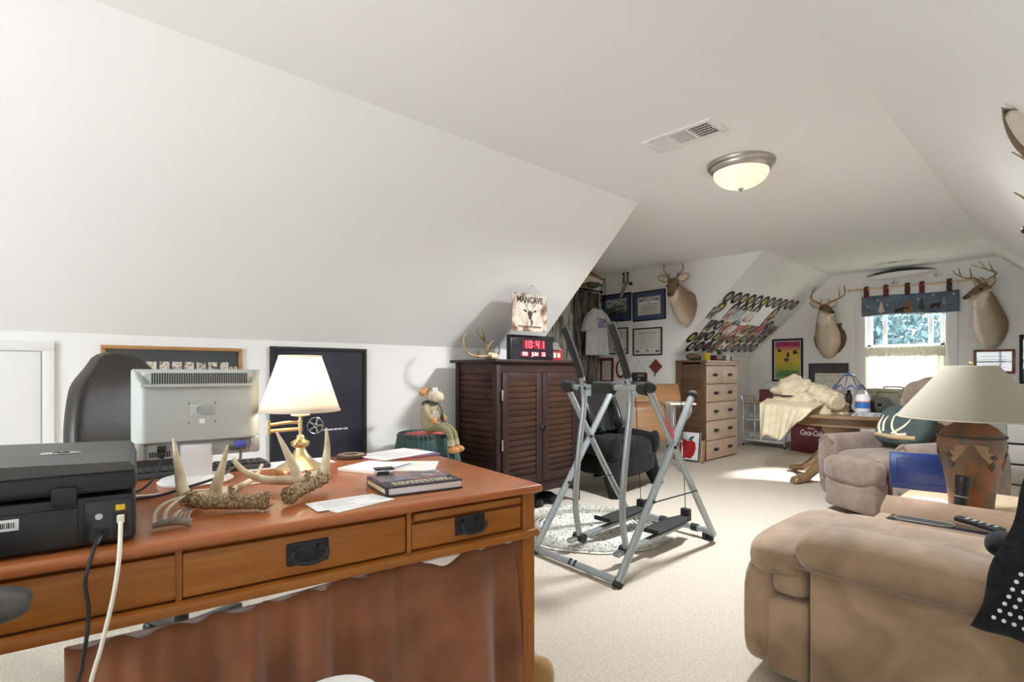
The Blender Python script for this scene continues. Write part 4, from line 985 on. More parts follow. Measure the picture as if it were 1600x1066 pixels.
# ------------------------------------------------------------------ dormer wall pictures
mat('navy_mat', (.055, .085, .20), .8); mat('frame_navy', (.012, .013, .022), .4); mat('mahogany', (.16, .035, .02), .35, col2=(.22,.06,.03), vs_=9); mat('cream_paper', (.72, .70, .62), .8)
m, nt, b = nodes('grey_photo'); v = coords(nt, (1, 2.2, 1))
n = N(nt, 'ShaderNodeTexNoise'); n.inputs['Scale'].default_value = 9; n.inputs['Detail'].default_value = 6; nt.links.new(v, n.inputs['Vector'])
g_ = N(nt, 'ShaderNodeSeparateXYZ'); nt.links.new(coords(nt), g_.inputs[0])
mm = N(nt, 'ShaderNodeMath', operation='MULTIPLY_ADD'); nt.links.new(g_.outputs[1], mm.inputs[0]); mm.inputs[1].default_value = 1.8; nt.links.new(n.outputs['Fac'], mm.inputs[2])
nt.links.new(ramp(nt, mm.outputs[0], [(.25, (.03,.035,.035)), (.45, (.12,.13,.13)), (.55, (.26,.28,.28)), (.65, (.50,.53,.53)), (.8, (.62,.65,.65))]), b.inputs['Base Color']); b.inputs['Roughness'].default_value = .4
def text_rows(parent, x0, x1, y0, y1, rows, z, m_='ink', h_=.35, seed=1, words=True):
    mb = MB(); r = random.Random(seed)
    for k in range(rows):
        yc = y1+(y0-y1)*(k+.5)/rows; hh = (y1-y0)/rows*h_; x = x0+r.uniform(0, .12)*(x1-x0); e = x1-r.uniform(0, .14)*(x1-x0)
        while x < e:
            wd = r.uniform(.03, .09)*(x1-x0) if words else e-x; mb.box(x, yc-hh/2, z, min(x+wd, e), yc+hh/2, z+.0003); x += wd+.018*(x1-x0)
    return mb.build('text_lines', m_, parent, ang=0, kind='stuff')
picture('blue_mat_picture', 'grey landscape photo in blue mat, below the hanging bow', onfar(4.432, 1.97, D1), .49, .385, .016, 'frame_navy', 'grey_photo', matw=.058, matm='navy_mat')
bp2 = picture('blue_mat_picture', 'team photo and name list in blue mat beside the small buck', onfar(3.913, 1.955, D1), .495, .39, .016, 'frame_navy', 'cream_paper', matw=.062, matm='navy_mat')
MB().box(-.155, .02, .0085, .155, .112, .0092).build('group_photo', 'grey_photo', bp2, ang=0)
MB().box(-.150, .026, .0092, -.008, .058, .0096).build('team_row', 'paper', bp2, ang=0); MB().box(.008, .026, .0092, .150, .058, .0096).build('team_row', 'paper', bp2, ang=0)
text_rows(bp2, -.14, .14, -.105, .005, 8, .0087, 'grey_edge', .45, 3)
bp2.rotation_euler.rotate_axis('Z', math.radians(1.0))
for k, (yc, zc, lab) in enumerate(((4.455, 1.512, 'black-framed university diploma nearest the dormer curtain'), (3.937, 1.486, 'black-framed university diploma under the team photo'))):
    dp = picture('diploma', lab, onfar(yc, zc, D1), .440, .362, .017, 'black_matte', 'cream_paper')
    for nm_, yy, sz in (('Georgia State University', .115, .034),): lettering(nm_, sz, 'ink', dp, Matrix.Translation((0, yy, .0083)), 'title_lettering', squash=.78)
    text_rows(dp, -.13, .13, -.085, .085, 8, .0083, 'grey_edge', .22, 5+k)
    MB().lathe([(.020,0),(.020,.0006)], 18, c=(0,-.115,.0082)).build('seal', 'grey_edge', dp)
    for x in (-.15, .15): MB().box(x-.028, -.140, .0082, x+.028, -.112, .0088).build('stamp', 'ink', dp, ang=0)
bf = picture('mahogany_frame', 'mahogany-framed typed page low on the dormer wall', onfar(4.59, 1.11, D1), .235, .35, .040, 'mahogany', 'cream_paper'); text_rows(bf, -.062, .062, -.11, .11, 14, .0083, 'grey_edge', .3, 8)
ov = thing('oval_plaque', 'oval wooden plaque with cream centre beside mahogany frame', 'plaque'); ov.matrix_world = onfar(4.352, 1.13, D1)
MB().prism(circ(.128, 30, .080), .016).build('rim', 'mahogany', ov); MB().prism(circ(.095, 26, .048), .003, Matrix.Translation((0,0,.016))).build('centre', 'cream_paper', ov)
mat('chalk_board', (.035, .033, .033), .8); mat('chalk', (.72, .72, .70), .9)
ch = thing('chalk_sign', 'small chalkboard sign counting days till Christmas on a string', 'sign'); ch.matrix_world = onfar(4.060, .995, D1)
MB().prism(rounded(.245, .175, .02), .010, Matrix.Translation((0,0,.004))).build('board_frame', 'mahogany', ch); MB().prism(rounded(.222, .152, .015), .003, Matrix.Translation((0,0,.0138))).build('slate', 'chalk_board', ch)
for tx, x, y, sz in (('__ DAYS', .005, .045, .046), ('till', .0, .0, .042), ('CHRISTMAS', 0, -.048, .042)): lettering(tx, sz, 'chalk', ch, Matrix.Translation((x, y, .0170)), 'chalk_lettering', squash=.9)
MB().tube([(-.09,.085,.008),(0,.235,.006),(.09,.085,.008)], .0016, 6).build('string', 'plush_grey', ch); MB().tube([(0,.238,0),(0,.238,.014)], .004, 8).build('nail', 'iron', ch)
dh = thing('diamond_hook', 'dark red diamond-shaped wall plaque with coat hook', 'hook'); dh.matrix_world = onfar(3.812, 1.16, D1)
MB().prism([(.095,0),(0,.097),(-.095,0),(0,-.097)], .014).build('plaque', 'mahogany', dh); MB().tube(spline([(0,-.07,.014),(0,-.105,.020),(.0,-.125,.035),(0,-.110,.050)], 5), .005, 8).build('hook', 'iron', dh)
# compound bow and rangefinder hung high on the wall
mat('camo_riser', (.10, .10, .08), .6, col2=(.42,.41,.34), vs_=40, lo=.42, hi=.58)
bw = thing('compound_bow', 'camouflage compound bow hung high on the dormer wall', 'bow'); bw.matrix_world = onfar(4.255, 2.25, D1)
rs_ = MB(); rs_.tube(spline([(.02,.05,.035),(.0,.0,.045),(-.03,-.06,.045),(-.07,-.12,.04),(-.10,-.165,.035)], 5), lerp_list([.016,.024,.020,.024,.014], 21), 10, flat=.6); rs_.build('riser', 'camo_riser', bw)
for s_ in (-.035, .035):
    MB().bar((s_,.035,.035), (s_-.005,.165,.030), .016, .010, .003).build('limb', 'steel_dark', bw); MB().lathe([(.016,-.005),(.016,.005)], 16, c=(s_-.005,.168,.030)).build('cam', 'iron', bw)
MB().lathe([(.022,-.008),(.022,.008)], 16, c=(.085,.02,.04)).build('wheel', 'iron', bw)
MB().tube([(.05,.02,.04),(.085,.02,.04)], .006, 8).build('sight_pin', 'iron', bw)
ss_ = MB(); ss_.tube([(-.04,.165,.025),(-.11,-.165,.02)], .0018, 6); ss_.build('string', 'black_plastic', bw)
rg_ = thing('strapped_rangefinder', 'black strapped rangefinder hanging in the dormer corner', 'rangefinder'); rg_.matrix_world = onfar(4.625, 2.115, D1)
MB().box(-.035, -.05, .026, .035, .045, .070, .010).build('body', 'black_plastic', rg_); MB().lathe([(.017,0),(.017,.010),(.012,.012)], 18, c=(0,.005,.070)).build('lens', 'chrome', rg_)
for s_ in (-1, 1): MB().tube(spline([(s_*.03,.045,.045),(s_*.022,.18,.03),(0,.30,.012)], 5), .0045, 6).build('strap', 'black_matte', rg_)
MB().tube(spline([(-.035,-.04,.045),(-.05,-.15,.034),(-.035,-.34,.030),(-.01,-.36,.030)], 6), .002, 6).build('cord', 'black_matte', rg_)
# camouflage curtains, T-shirt, hats
def camo(name, dark, mid, pale, sc_):
    m, nt, b = nodes(name); v = coords(nt, (1, 1, .16))
    n = N(nt, 'ShaderNodeTexNoise'); n.inputs['Scale'].default_value = sc_; n.inputs['Detail'].default_value = 7; n.inputs['Roughness'].default_value = .7; nt.links.new(v, n.inputs['Vector'])
    nt.links.new(ramp(nt, n.outputs['Fac'], [(.36, dark), (.46, mid), (.56, pale), (.66, mid), (.78, dark)]), b.inputs['Base Color']); b.inputs['Roughness'].default_value = .9
camo('camo_snow', (.05,.055,.05), (.22,.24,.19), (.62,.64,.62), 22); camo('camo_bark', (.022,.02,.017), (.085,.075,.06), (.24,.225,.19), 24)
def drape(name, label, x0, x1, z0, z1, y, m_, k, rod_=None):
    t = thing(name, label, 'curtain', (0, y, 0))
    MB().grid(lambda u, v: (x0+(x1-x0)*u, .022*math.sin(u*k+.6*math.sin(3*v))+.006*math.sin(u*k*2.3), z0+(z1-z0)*v), 110, 10).build('cloth', m_, t, thick=.003)
    return t
drape('camo_curtain', 'pale snow-camouflage curtain panel at left in dormer', 4.30, 5.44, .03, 2.172, YD-.09, 'camo_snow', 46)
drape('camo_curtain', 'dark bark-camouflage curtain panel in dormer corner behind T-shirt', 5.45, 5.97, .03, 2.172, YD-.10, 'camo_bark', 26)
cr = thing('curtain_rod', 'dark curtain rod with ball end in the dormer', 'curtain rod', (0, YD-.10, 2.20)); MB().tube([(4.25,0,0),(6.0,0,0)], .011, 10).build('rod', 'iron', cr); MB().ell((6.01,0,0), (.022,.022,.022)).build('finial', 'iron', cr)
mat('shirt_grey', (.52, .52, .54), .9, col2=(.60,.60,.62), vs_=8, bump=.1, bs=30); mat('shirt_print', (.16, .18, .34), .9, col2=(.52,.52,.56), vs_=40, lo=.5, hi=.6)
ts = thing('tshirt', 'light grey T-shirt with blue print hanging before camo curtain', 'T-shirt', (5.66, 4.42, 1.60), math.radians(-14))
def shirt(u, v):
    z = .33-.62*v; w_ = .155+.03*v
    if v < .12: w_ = .055+.10*(v/.12)
    x = (u-.5)*2*w_; return (x, -.028*math.cos((u-.5)*PI)+.016*math.sin(u*21+v*3)*v, z+(.03 if abs(u-.5) < .14 and v < .02 else 0)*-1+.0)
MB().grid(shirt, 34, 26).build('shirt_body', 'shirt_grey', ts, thick=.012)
for s_ in (-1, 1):
    MB().tube(spline([(s_*.10,0,.26),(s_*.17,-.005,.16),(s_*.205,-.01,.02)], 5), lerp_list([.055,.065,.075], 11), 14, flat=.45).build('sleeve', 'shirt_grey', ts)
MB().grid(lambda u, v: (-.02+.13*u, -.046+.006*math.sin(u*9), .07+.12*v), 6, 6).build('chest_print', 'shirt_print', ts, thick=.002)
hg = MB(); hg.tube(spline([(-.12,.0,.25),(-.05,.0,.31),(0,0,.33),(.05,0,.31),(.12,0,.25)], 4), .005, 6); hg.tube(spline([(0,0,.33),(0,.0,.37),(.02,.03,.40),(0,.06,.39)], 4), .003, 6); hg.build('hanger', 'iron', ts)
MB().tube(spline([(0,0,.365),(-.030,.120,.50),(-.048,.170,.590),(-.048,.190,.616),(-.048,.212,.600)], 5), .003, 6).build('hanging_hook', 'iron', ts)
mat('straw', (.58, .42, .24), .8, bump=.3, bs=150)
ht = thing('straw_hat', 'tan straw hat hung above the dormer curtain rod', 'hat', (5.80, YD-.06, 2.285)); MB().lathe([(.115,0),(.118,.008),(.065,.015),(.06,.07),(.03,.085)], 26, m=frame_from((1,0,0),(0,0,1),(0,-1,0),(0,.04,0))).build('hat_body', 'straw', ht)
ht = thing('baseball_hat', 'dark peaked cap perched on the dormer curtain rod', 'cap', (5.705, YD-.20, 2.262)); MB().ell((0,0,.02), (.085,.085,.075), .9, 20, 10).build('crown', 'scarf_dark', ht); MB().ell((.09,-.03,-.01), (.07,.06,.008), 1, 18, 8).build('peak', 'scarf_dark', ht)

# ------------------------------------------------------------------ records pinned on the far slope
mat('vinyl', (.012, .012, .014), .3)
LAB = [('label_yellow', (.72,.60,.14)), ('label_grey', (.42,.45,.47)), ('label_cream', (.72,.62,.45)), ('label_orange', (.66,.28,.12)), ('label_blue', (.25,.33,.55)), ('label_white', (.76,.75,.72)), ('label_red', (.50,.10,.10))]
for nm_, c_ in LAB: mat(nm_, c_, .5)
def data_only(o):
    d = o.data; bpy.data.objects.remove(o); return d
def slope_frame(x, y): return frame_from((1,0,0), (0,-.70711,.70711), (0,-.70711,-.70711), (x, y, ZC-(y-CL)))
disc_m = {}
def record(x, y, lab, label):
    t = thing('vinyl_record', label, 'record', group='records pinned on the sloped ceiling'); t.matrix_world = slope_frame(x, y) @ Matrix.Translation((0,0,.002))
    if 'd' not in disc_m:
        a = MB(); a.lathe([(.012,0),(.0875,0),(.0885,.0012),(.0875,.0024),(.012,.0024)], 32, cap=False); disc_m['d'] = data_only(a.build('disc', 'vinyl'))
    o = bpy.data.objects.new('disc', disc_m['d']); C.objects.link(o); o.parent = t
    if lab not in disc_m:
        a = MB(); a.lathe([(.019,.0024),(.019,.0032),(.045,.0032),(.045,.0024)], 26, cap=False); disc_m[lab] = data_only(a.build('centre_label', lab))
    o = bpy.data.objects.new('centre_label', disc_m[lab]); C.objects.link(o); o.parent = t
def art(name, a, b_, c_):
    m, nt, b = nodes(name); n = N(nt, 'ShaderNodeTexVoronoi'); n.inputs['Scale'].default_value = 17; nt.links.new(coords(nt), n.inputs['Vector'])
    nt.links.new(ramp(nt, n.outputs['Color'], [(.30, a), (.45, b_), (.70, c_)]), b.inputs['Base Color']); b.inputs['Roughness'].default_value = .6
ARTS = {'black': ((.02,.02,.02),(.05,.05,.05),(.45,.45,.44)), 'grey': ((.12,.11,.11),(.40,.38,.37),(.62,.60,.58)), 'pink-grey': ((.30,.20,.18),(.60,.52,.48),(.70,.66,.62)), 'pale blue': ((.35,.50,.60),(.50,.66,.75),(.70,.74,.74)), 'white': ((.74,.73,.70),(.78,.77,.75),(.40,.25,.25)), 'tan': ((.10,.06,.03),(.58,.40,.22),(.66,.50,.32)), 'orange': ((.20,.08,.05),(.66,.36,.22),(.70,.48,.34)), 'red': ((.55,.08,.12),(.68,.20,.24),(.70,.60,.58)), 'blue': ((.10,.12,.22),(.28,.32,.48),(.50,.48,.50)), 'brown': ((.12,.07,.05),(.34,.23,.16),(.45,.34,.26))}
for k_, a in ARTS.items(): art('sleeve_'+k_.replace(' ', '_').replace('-', '_'), *a)
sl_m = {}
def sleeve(x, y, k_, label):
    t = thing('record_sleeve', label, 'record sleeve', group='picture sleeves pinned on the sloped ceiling'); t.matrix_world = slope_frame(x, y) @ Matrix.Translation((0,0,.006))
    if k_ not in sl_m:
        sl_m[k_] = data_only(MB().box(-.089, -.089, 0, .089, .089, .003).build('cover', 'sleeve_'+k_.replace(' ', '_').replace('-', '_'), ang=0))
    o = bpy.data.objects.new('cover', sl_m[k_]); C.objects.link(o); o.parent = t
ORD = ['first', 'second', 'third', 'fourth', 'fifth', 'sixth', 'seventh', 'eighth', 'ninth', 'tenth', 'eleventh']
ROWN = ['top row', 'second row', 'middle row', 'fourth row', 'lowest row']
DISCS = [[(6.230+.1925*k, 2.910-.0055*k, l_) for k, l_ in enumerate('grey grey cream yellow white yellow cream grey grey white orange'.split())],
  [(6.26,3.020,'yellow'),(6.60,3.005,'grey'),(6.80,3.000,'grey'),(6.99,2.994,'cream'),(7.195,2.990,'cream'),(7.776,2.971,'cream')],
  [(6.585,3.205,'grey'),(6.99,3.165,'grey'),(7.80,3.140,'grey'),(7.985,3.135,'grey')],
  [(6.215,3.370,'yellow'),(6.600,3.335,'grey'),(6.808,3.338,'yellow'),(7.22,3.346,'orange'),(7.600,3.33,'grey'),(7.80,3.326,'red'),(8.005,3.32,'grey'),(8.205,3.314,'grey')],
  [(6.388,3.475,'white'),(6.585,3.466,'blue'),(6.780,3.462,'red'),(7.40,3.461,'grey'),(7.61,3.458,'grey'),(7.81,3.451,'grey'),(8.005,3.446,'grey'),(8.195,3.442,'cream')]]
for r_, row in enumerate(DISCS):
    for i, (x, y, l_) in enumerate(row): record(x, y, 'label_'+l_, f'black single record with {l_} label, {ORD[i]} disc from dormer in {ROWN[r_]}')
SL = [[], [(6.20,3.090,'grey'),(6.60,3.080,'pink-grey'),(6.815,3.075,'pale blue'),(7.01,3.072,'white'),(7.205,3.070,'white'),(7.78,3.045,'tan')],
  [(6.385,3.220,'black'),(6.785,3.215,'orange'),(7.00,3.250,'white'),(7.19,3.235,'red'),(7.40,3.220,'tan'),(7.61,3.225,'brown'),(7.81,3.205,'red'),(8.03,3.212,'blue'),(8.23,3.192,'tan')],
  [(6.405,3.360,'black'),(7.01,3.365,'brown'),(7.42,3.368,'tan')], [(6.985,3.480,'brown')]]
for r_, row in enumerate(SL):
    for i, (x, y, k_) in enumerate(row): sleeve(x, y, k_, f'{k_} picture sleeve, {ORD[i]} sleeve from dormer in {ROWN[r_]} of records')
# ------------------------------------------------------------------ glider, rug, armchair, school desk, dresser
m, nt, b = nodes('rag_rug'); v = coords(nt)
n = N(nt, 'ShaderNodeTexNoise'); n.inputs['Scale'].default_value = 55; n.inputs['Detail'].default_value = 3; nt.links.new(v, n.inputs['Vector'])
nt.links.new(ramp(nt, n.outputs['Fac'], [(.30, (.10,.12,.10)), (.40, (.42,.44,.38)), (.50, (.70,.69,.62)), (.70, (.78,.77,.72))]), b.inputs['Base Color']); b.inputs['Roughness'].default_value = .95
p = N(nt, 'ShaderNodeBump'); p.inputs['Strength'].default_value = .6; p.inputs['Distance'].default_value = .01; nt.links.new(n.outputs['Fac'], p.inputs['Height']); nt.links.new(p.outputs[0], b.inputs['Normal'])
ru = thing('braided_rug', 'round white and grey braided rag rug under the glider', 'rug', (2.98, 2.40, 0))
mb = MB(); pts = []
turns = 17; rr2 = random.Random(9)
for k in range(turns*30):
    r = .02+.532*k/(turns*30); a = k*2*PI/30; pts.append((r*math.cos(a), r*math.sin(a), .008+.003*math.sin(k*2.3)))
mb.tube(pts, [.0185+.003*math.sin(k*1.9) for k in range(len(pts))], 6, flat=.42); mb.build('braid', 'rag_rug', ru)
mb = MB(); mb.tube([((.560+.006*math.sin(a*.9))*math.cos(a*PI/40), (.560+.006*math.sin(a*.9))*math.sin(a*PI/40), .007) for a in range(80)], .011, 6, closed=True, flat=.5); mb.build('edge_braid', 'rag_rug', ru)

mat('glider_silver', (.36, .40, .41), .34, .5); mat('foam_black', (.022, .022, .022), .8); mat('red_decal', (.62, .04, .04), .5)
gl = thing('glider_machine', 'silver exercise glider with black foam handles and foot plates', 'exercise machine')
def tb(nm, pts, r=.021, m_='glider_silver', par=gl, n_=14, flat=1.0): return MB().tube(pts, r, n_, flat=flat).build(nm, m_, par)
def cap(c, r=.026, l=.02, ax=(1,0,0), par=gl):
    a = Vector(ax).normalized(); c = Vector(c); return MB().tube([c-a*l, c+a*l], r, 14).build('end_cap', 'foam_black', par)
ZY = {1.63: 0, 2.28: 0}
for y, dx in ((1.63, 0), (2.28, .055)):
    front = tb('frame_leg', [(2.252+dx,y,.012),(3.010+dx*1.3,y,.955)], .021)
    MB().tube([(2.247+dx,y,.004),(2.262+dx,y,.022)], .027, 12).build('rubber_foot', 'foam_black', front)
    rear = tb('frame_leg', spline([(2.553+dx*.8,y+(.012 if y < 2 else -.012),1.000),(2.95+dx*.6,y,.475),(3.24+dx*.5,y,.105),(3.305+dx*.5,y+(.02 if y < 2 else -.02),.058),(3.335+dx*.5,y+(.09 if y < 2 else -.09),.058)], 8), .020)
    MB().ell((2.553+dx*.8,y,1.012), (.030,.036,.034)).build('joint_cap', 'foam_black', rear)
    MB().ell((3.010+dx*1.3,y,.955), (.028,.032,.030)).build('joint_cap', 'foam_black', front)
    # crossing bolt and lower brace
    MB().tube([(2.775+dx,y-.030,.665),(2.775+dx,y+.030,.665)], .010, 8).build('bolt', 'iron', front)
    MB().tube([(2.555+dx,y-.026,.389),(2.555+dx,y+.026,.389)], .010, 8).build('bolt', 'iron', front)
    MB().tube([(2.545+dx,y-.02,.385),(3.030+dx*.5,y-.02,.378)], .0045, 8).build('lock_rod', 'iron', front)
tb('front_base_bar', [(2.262,1.645,.030),(2.315,2.265,.030)], .019)
for k in (.46, .52): MB().tube([(2.262+.053*k-.022,1.645+.62*k,.030),(2.262+.053*k+.001,1.645+.62*k,.052)], .008, 8).build('bolt', 'iron', gl)
rb_ = tb('rear_base_bar', [(3.335,1.72,.058),(3.362,2.19,.058)], .019)
for k, y_ in ((0,1.70),(0,1.66)): MB().box(3.318, y_, .0, 3.352, y_+.03, .042, .006).build('floor_pad', 'foam_black', rb_)
for k in (.10, .62): MB().tube([(3.337+.027*k,1.72+.47*k,.058),(3.340+.027*k,1.765+.47*k,.058)], .025, 14).build('floor_sleeve', 'foam_black', rb_)
xb = tb('top_bar', [(2.553,1.63,1.005),(2.597,2.28,.998)], .017)
MB().tube([(2.568,1.875,1.003),(2.569,1.885,1.003),(2.575,2.025,1.002),(2.576,2.035,1.002)], [.026,.036,.036,.026], 18).build('foam_pad', 'foam_black', xb)
for y, x in ((1.675, 2.556), (2.235, 2.594)): MB().tube([(x,y-.03,1.002),(x,y+.03,1.002)], [.040,.030] if y < 2 else [.030,.040], 16).build('bar_knob', 'foam_black', xb)
for y, dx in ((1.780, 0), (2.120, .0)):
    s_ = 1 if y < 2 else -1
    hb = tb('swing_lever', spline([(2.405,y,1.355),(2.480,y,1.225),(2.555,y,1.080),(2.582,y,.98),(2.582,y,.86),(2.545,y,.66),(2.512,y,.42),(2.510,y,.25),(2.545,y,.085)], 6), .0185)
    MB().tube(spline([(2.400,y,1.362),(2.440,y,1.296),(2.480,y,1.225),(2.535,y,1.120),(2.560,y,1.065)], 5), .0225, 14).build('foam_grip', 'foam_black', hb)
    for z in (1.035, .995): MB().tube([(2.574,y-.028,z),(2.574,y+.028,z)], .009, 8).build('bolt', 'iron', hb)
    MB().box(2.568, y-.012, .945, 2.64, y+.012, 1.0, .003).build('gusset', 'glider_silver', hb)
    ft = MB().bar((2.46,y+.012,.075), (3.24,y+.022,.105), .040, .024, .004, up=(0,0,1)).build('foot_beam', 'glider_silver', gl)
    MB().tube([(2.548,y-.034,.083),(2.548,y+.040,.083)], .028, 14).build('pivot', 'foam_black', ft)
    def plate(u, v, y=y):
        x = 2.80+.44*u; w_ = .062*(1-.55*max(0, u-.72)/.28*(u-.72 > 0)); return (x, y+.02+(v-.5)*2*w_, .128+.018*u+.012*max(0,.06-u)/.06)
    MB().grid(plate, 18, 6).build('foot_plate', 'foam_black', ft, thick=.016)
    MB().box(2.790, y-.045, .130, 2.806, y+.085, .158, .004).build('toe_rim', 'foam_black', ft)
    MB().box(3.22, y-.01, .12, 3.26, y+.05, .20, .006).build('rope_anchor', 'foam_black', ft)
    MB().tube([(3.235,y+.02,.19),(3.125,y-.01,.93)], .0028, 6).build('rope', 'iron', gl)
u_ = Vector((2.95,0,.475))-Vector((2.553,0,1.0)); u_.normalize()
lettering('gazelle', .058, 'red_decal', gl, frame_from((u_.x,0,u_.z), (-u_.z,0,u_.x), (0,-1,0), (2.72,1.6085,.782)), 'red_lettering', bold=.001)

# black armchair with a leather jacket over its back
mat('velour_black', (.008, .008, .009), .9, col2=(.014,.014,.015), vs_=12, sheen=.06, spec=.2); mat('leather_black', (.016, .016, .017), .33, bump=.15, bs=20)
ac = thing('black_armchair', 'black velour armchair with rounded arms in front of dormer', 'armchair', (4.22, 2.86, 0), math.radians(6))
MB().ell((0,.25,.36), (.30,.34,.13), .5, 30, 14).build('seat', 'velour_black', ac)
MB().ell((0,.20,.25), (.33,.30,.11), .45, 28, 12).build('seat_base', 'velour_black', ac)
for s_ in (-1, 1):
    ar_ = MB().loft([[(s_*.37+(.075 if s_ > 0 else .075)*math.cos(a*PI/10)*(1-.0*v), -.02+.62*v, .40+.02*math.sin(PI*v)+.10*(1-.25*v)*math.sin(a*PI/10)+(.05*v)) for a in range(20)] for v in [0,.05,.3,.6,.9,1]]).build('arm', 'velour_black', ac, ang=70)
    MB().ell((s_*.37,-.02,.42), (.077,.035,.105), .9, 22, 10).build('arm_front', 'velour_black', ar_)
    l_ = MB(); l_.tube(spline([(s_*.35,.06,.30),(s_*.37,.02,.16),(s_*.40,-.02,.05),(s_*.405,-.03,.0)], 5), lerp_list([.09,.075,.062,.055], 16), 16); l_.build('leg', 'velour_black', ac)
    l_ = MB(); l_.tube([(s_*.32,.52,.28),(s_*.33,.60,.0)], [.08,.05], 14); l_.build('leg', 'velour_black', ac)
MB().ell((0,.56,.60), (.285,.10,.30), .55, 28, 16, rot=(math.radians(-16),0,0)).build('backrest', 'velour_black', ac)
jk = thing('leather_jacket', 'black leather jacket draped over the armchair back', 'jacket', (4.22, 2.86, 0), math.radians(6))
def jac(u, v):
    x = (u-.5)*(.60-.06*math.cos(v*6)); f = .014*math.sin(u*23+2*v)+.010*math.sin(u*11+5*v)
    if v < .6: t_ = v/.6; return (x, .325+.145*t_+f*.7, .515+.425*t_)
    t_ = (v-.6)/.4; a = t_*PI
    return (x, .615-.145*math.cos(a)+.03*t_+f*.5, .94+.045*math.sin(a)-.34*max(0, t_-.5)*1.2-.02*abs(u-.5)*4)
MB().grid(jac, 48, 34).build('jacket_body', 'leather_black', jk, ang=80, thick=.010)
for s_ in (-1, 1): MB().tube(spline([(s_*.25,.395,.83),(s_*.262,.345,.70),(s_*.235,.300,.60),(s_*.18,.265,.565)], 6), lerp_list([.045,.045,.042,.038], 19), 14, flat=.7).build('sleeve', 'leather_black', jk)

# old school desk of two plywood boards on chrome tube
wood('plywood', (.30, .14, .055), (.42, .22, .095), 0, 7, .4)
sd_ = thing('school_desk', 'old plywood school desk with chrome tube frame behind armchair', 'school desk', (5.28, 3.28, 0), math.radians(-43))
def board(x0, x1, z0, z1, y0, y1, curve):
    return MB().grid(lambda u, v: (x0+(x1-x0)*u, y0+(y1-y0)*v-curve*math.sin(PI*u), z0+(z1-z0)*v), 16, 6)
board(-.30, .30, .735, .95, .10, .22, .012).build('back_board', 'plywood', sd_, thick=.014)
board(-.33, .10, .32, .745, -.02, .06, .015).build('seat_board', 'plywood', sd_, thick=.016)
MB().box(.08, -.22, .735, .36, .10, .755, .004).build('tablet', 'ivory', sd_)
ch_ = MB()
for x in (-.24, .22):
    MB().tube(spline([(x,.20,.90),(x,.14,.62),(x,.06,.38),(x,-.14,.36),(x,-.18,.30),(x,-.14,.02)], 5), .011, 8).build('frame_tube', 'chrome', sd_)
    MB().tube(spline([(x,.06,.38),(x,.18,.20),(x,.24,.01)], 5), .011, 8).build('frame_tube', 'chrome', sd_)
for k, z in enumerate((.70, .66)): MB().tube(spline([(.20,.05,z-.25),(.30,-.02,z-.12),(.345,-.10,z),(.26,-.16,z+.045),(.16,-.10,z+.05)], 6), .010, 8).build('support_tube', 'chrome', sd_)

# dresser: dark panelled side, limed pale drawer fronts
wood('dresser_dark', (.085, .042, .022), (.15, .080, .042), 1, 8, .45); wood('dresser_dark_v', (.11, .055, .028), (.18, .098, .052), 2, 8, .45)
wood('limed', (.48, .345, .255), (.62, .47, .36), 0, 8, .55)
dr = thing('dresser', 'tall dresser with pale limed drawers and dark panelled side', 'dresser', (6.19, 3.175, 0))
LW, LD, LH = .86, .40, 1.205
MB().box(-.012, -.015, LH, LW+.02, LD, LH+.028, .005).build('top', 'dresser_dark', dr)
MB().box(.0, -.017, LH+.001, LW+.02, -.012, LH+.027, .001).build('top_edge', 'limed', dr)
for y0 in (.0, LD-.075): MB().box(0, y0, 0, .03, y0+.075, LH, .003).build('side_stile', 'dresser_dark_v', dr)
nb = 7
for k in range(nb):
    z0 = .07+(LH-.10)*k/nb; MB().box(.010, .072, z0, .022, LD-.072, z0+(LH-.10)/nb-.006, .003).build('side_board', 'dresser_dark', dr)
MB().box(.014, .07, .05, .018, LD-.07, LH-.02).build('side_backing', 'dresser_dark_v', dr)
MB().box(LW-.02, .0, 0, LW, LD, LH).build('side_panel', 'dresser_dark_v', dr)
MB().box(.02, LD-.012, .04, LW-.02, LD, LH).build('back_panel', 'dresser_dark_v', dr)
MB().box(.02, .012, .03, LW-.01, .030, LH, 0).build('face_frame', 'dresser_dark_v', dr)
MB().box(.0, -.004, LH-.03, LW, .02, LH, .002).build('face_rail', 'limed', dr); MB().box(LW-.045, -.002, .0, LW, .02, LH-.03, .002).build('face_stile', 'limed', dr)
def pull(parent, x, z):
    MB().box(x-.062, -.016, z-.018, x+.062, -.0125, z+.018, .001).build('pull_plate', 'nickel', parent)
    q_ = MB(); q_.ell((x-.012, -.020, z), (.050,.022,.018), .6, 18, 8); q_.build('cup_pull', 'iron', parent)
    MB().box(x+.018, -.0185, z-.012, x+.058, -.0155, z+.012).build('card_holder', 'resin_pale', parent)
zs = [.012, .245, .485, .715, .940, 1.168]
for i in range(4):
    d = MB().box(.012, -.014, zs[i]+.004, LW-.05, .010, zs[i+1]-.006, .003).build('drawer', 'limed', dr)
    zc = (zs[i]+zs[i+1])/2; pull(d, .24, zc); pull(d, .62, zc+.004)
for x0, x1 in ((.012, .405), (.413, LW-.05)):
    d = MB().box(x0, -.014, zs[4]+.004, x1, .010, zs[5]-.006, .003).build('drawer', 'limed', dr); pull(d, (x0+x1)/2, (zs[4]+zs[5])/2)
ZD = LH+.0285
mat('fur_brown', (.07, .04, .025), .95, col2=(.20,.12,.07), vs_=22, bump=.6, bs=90)
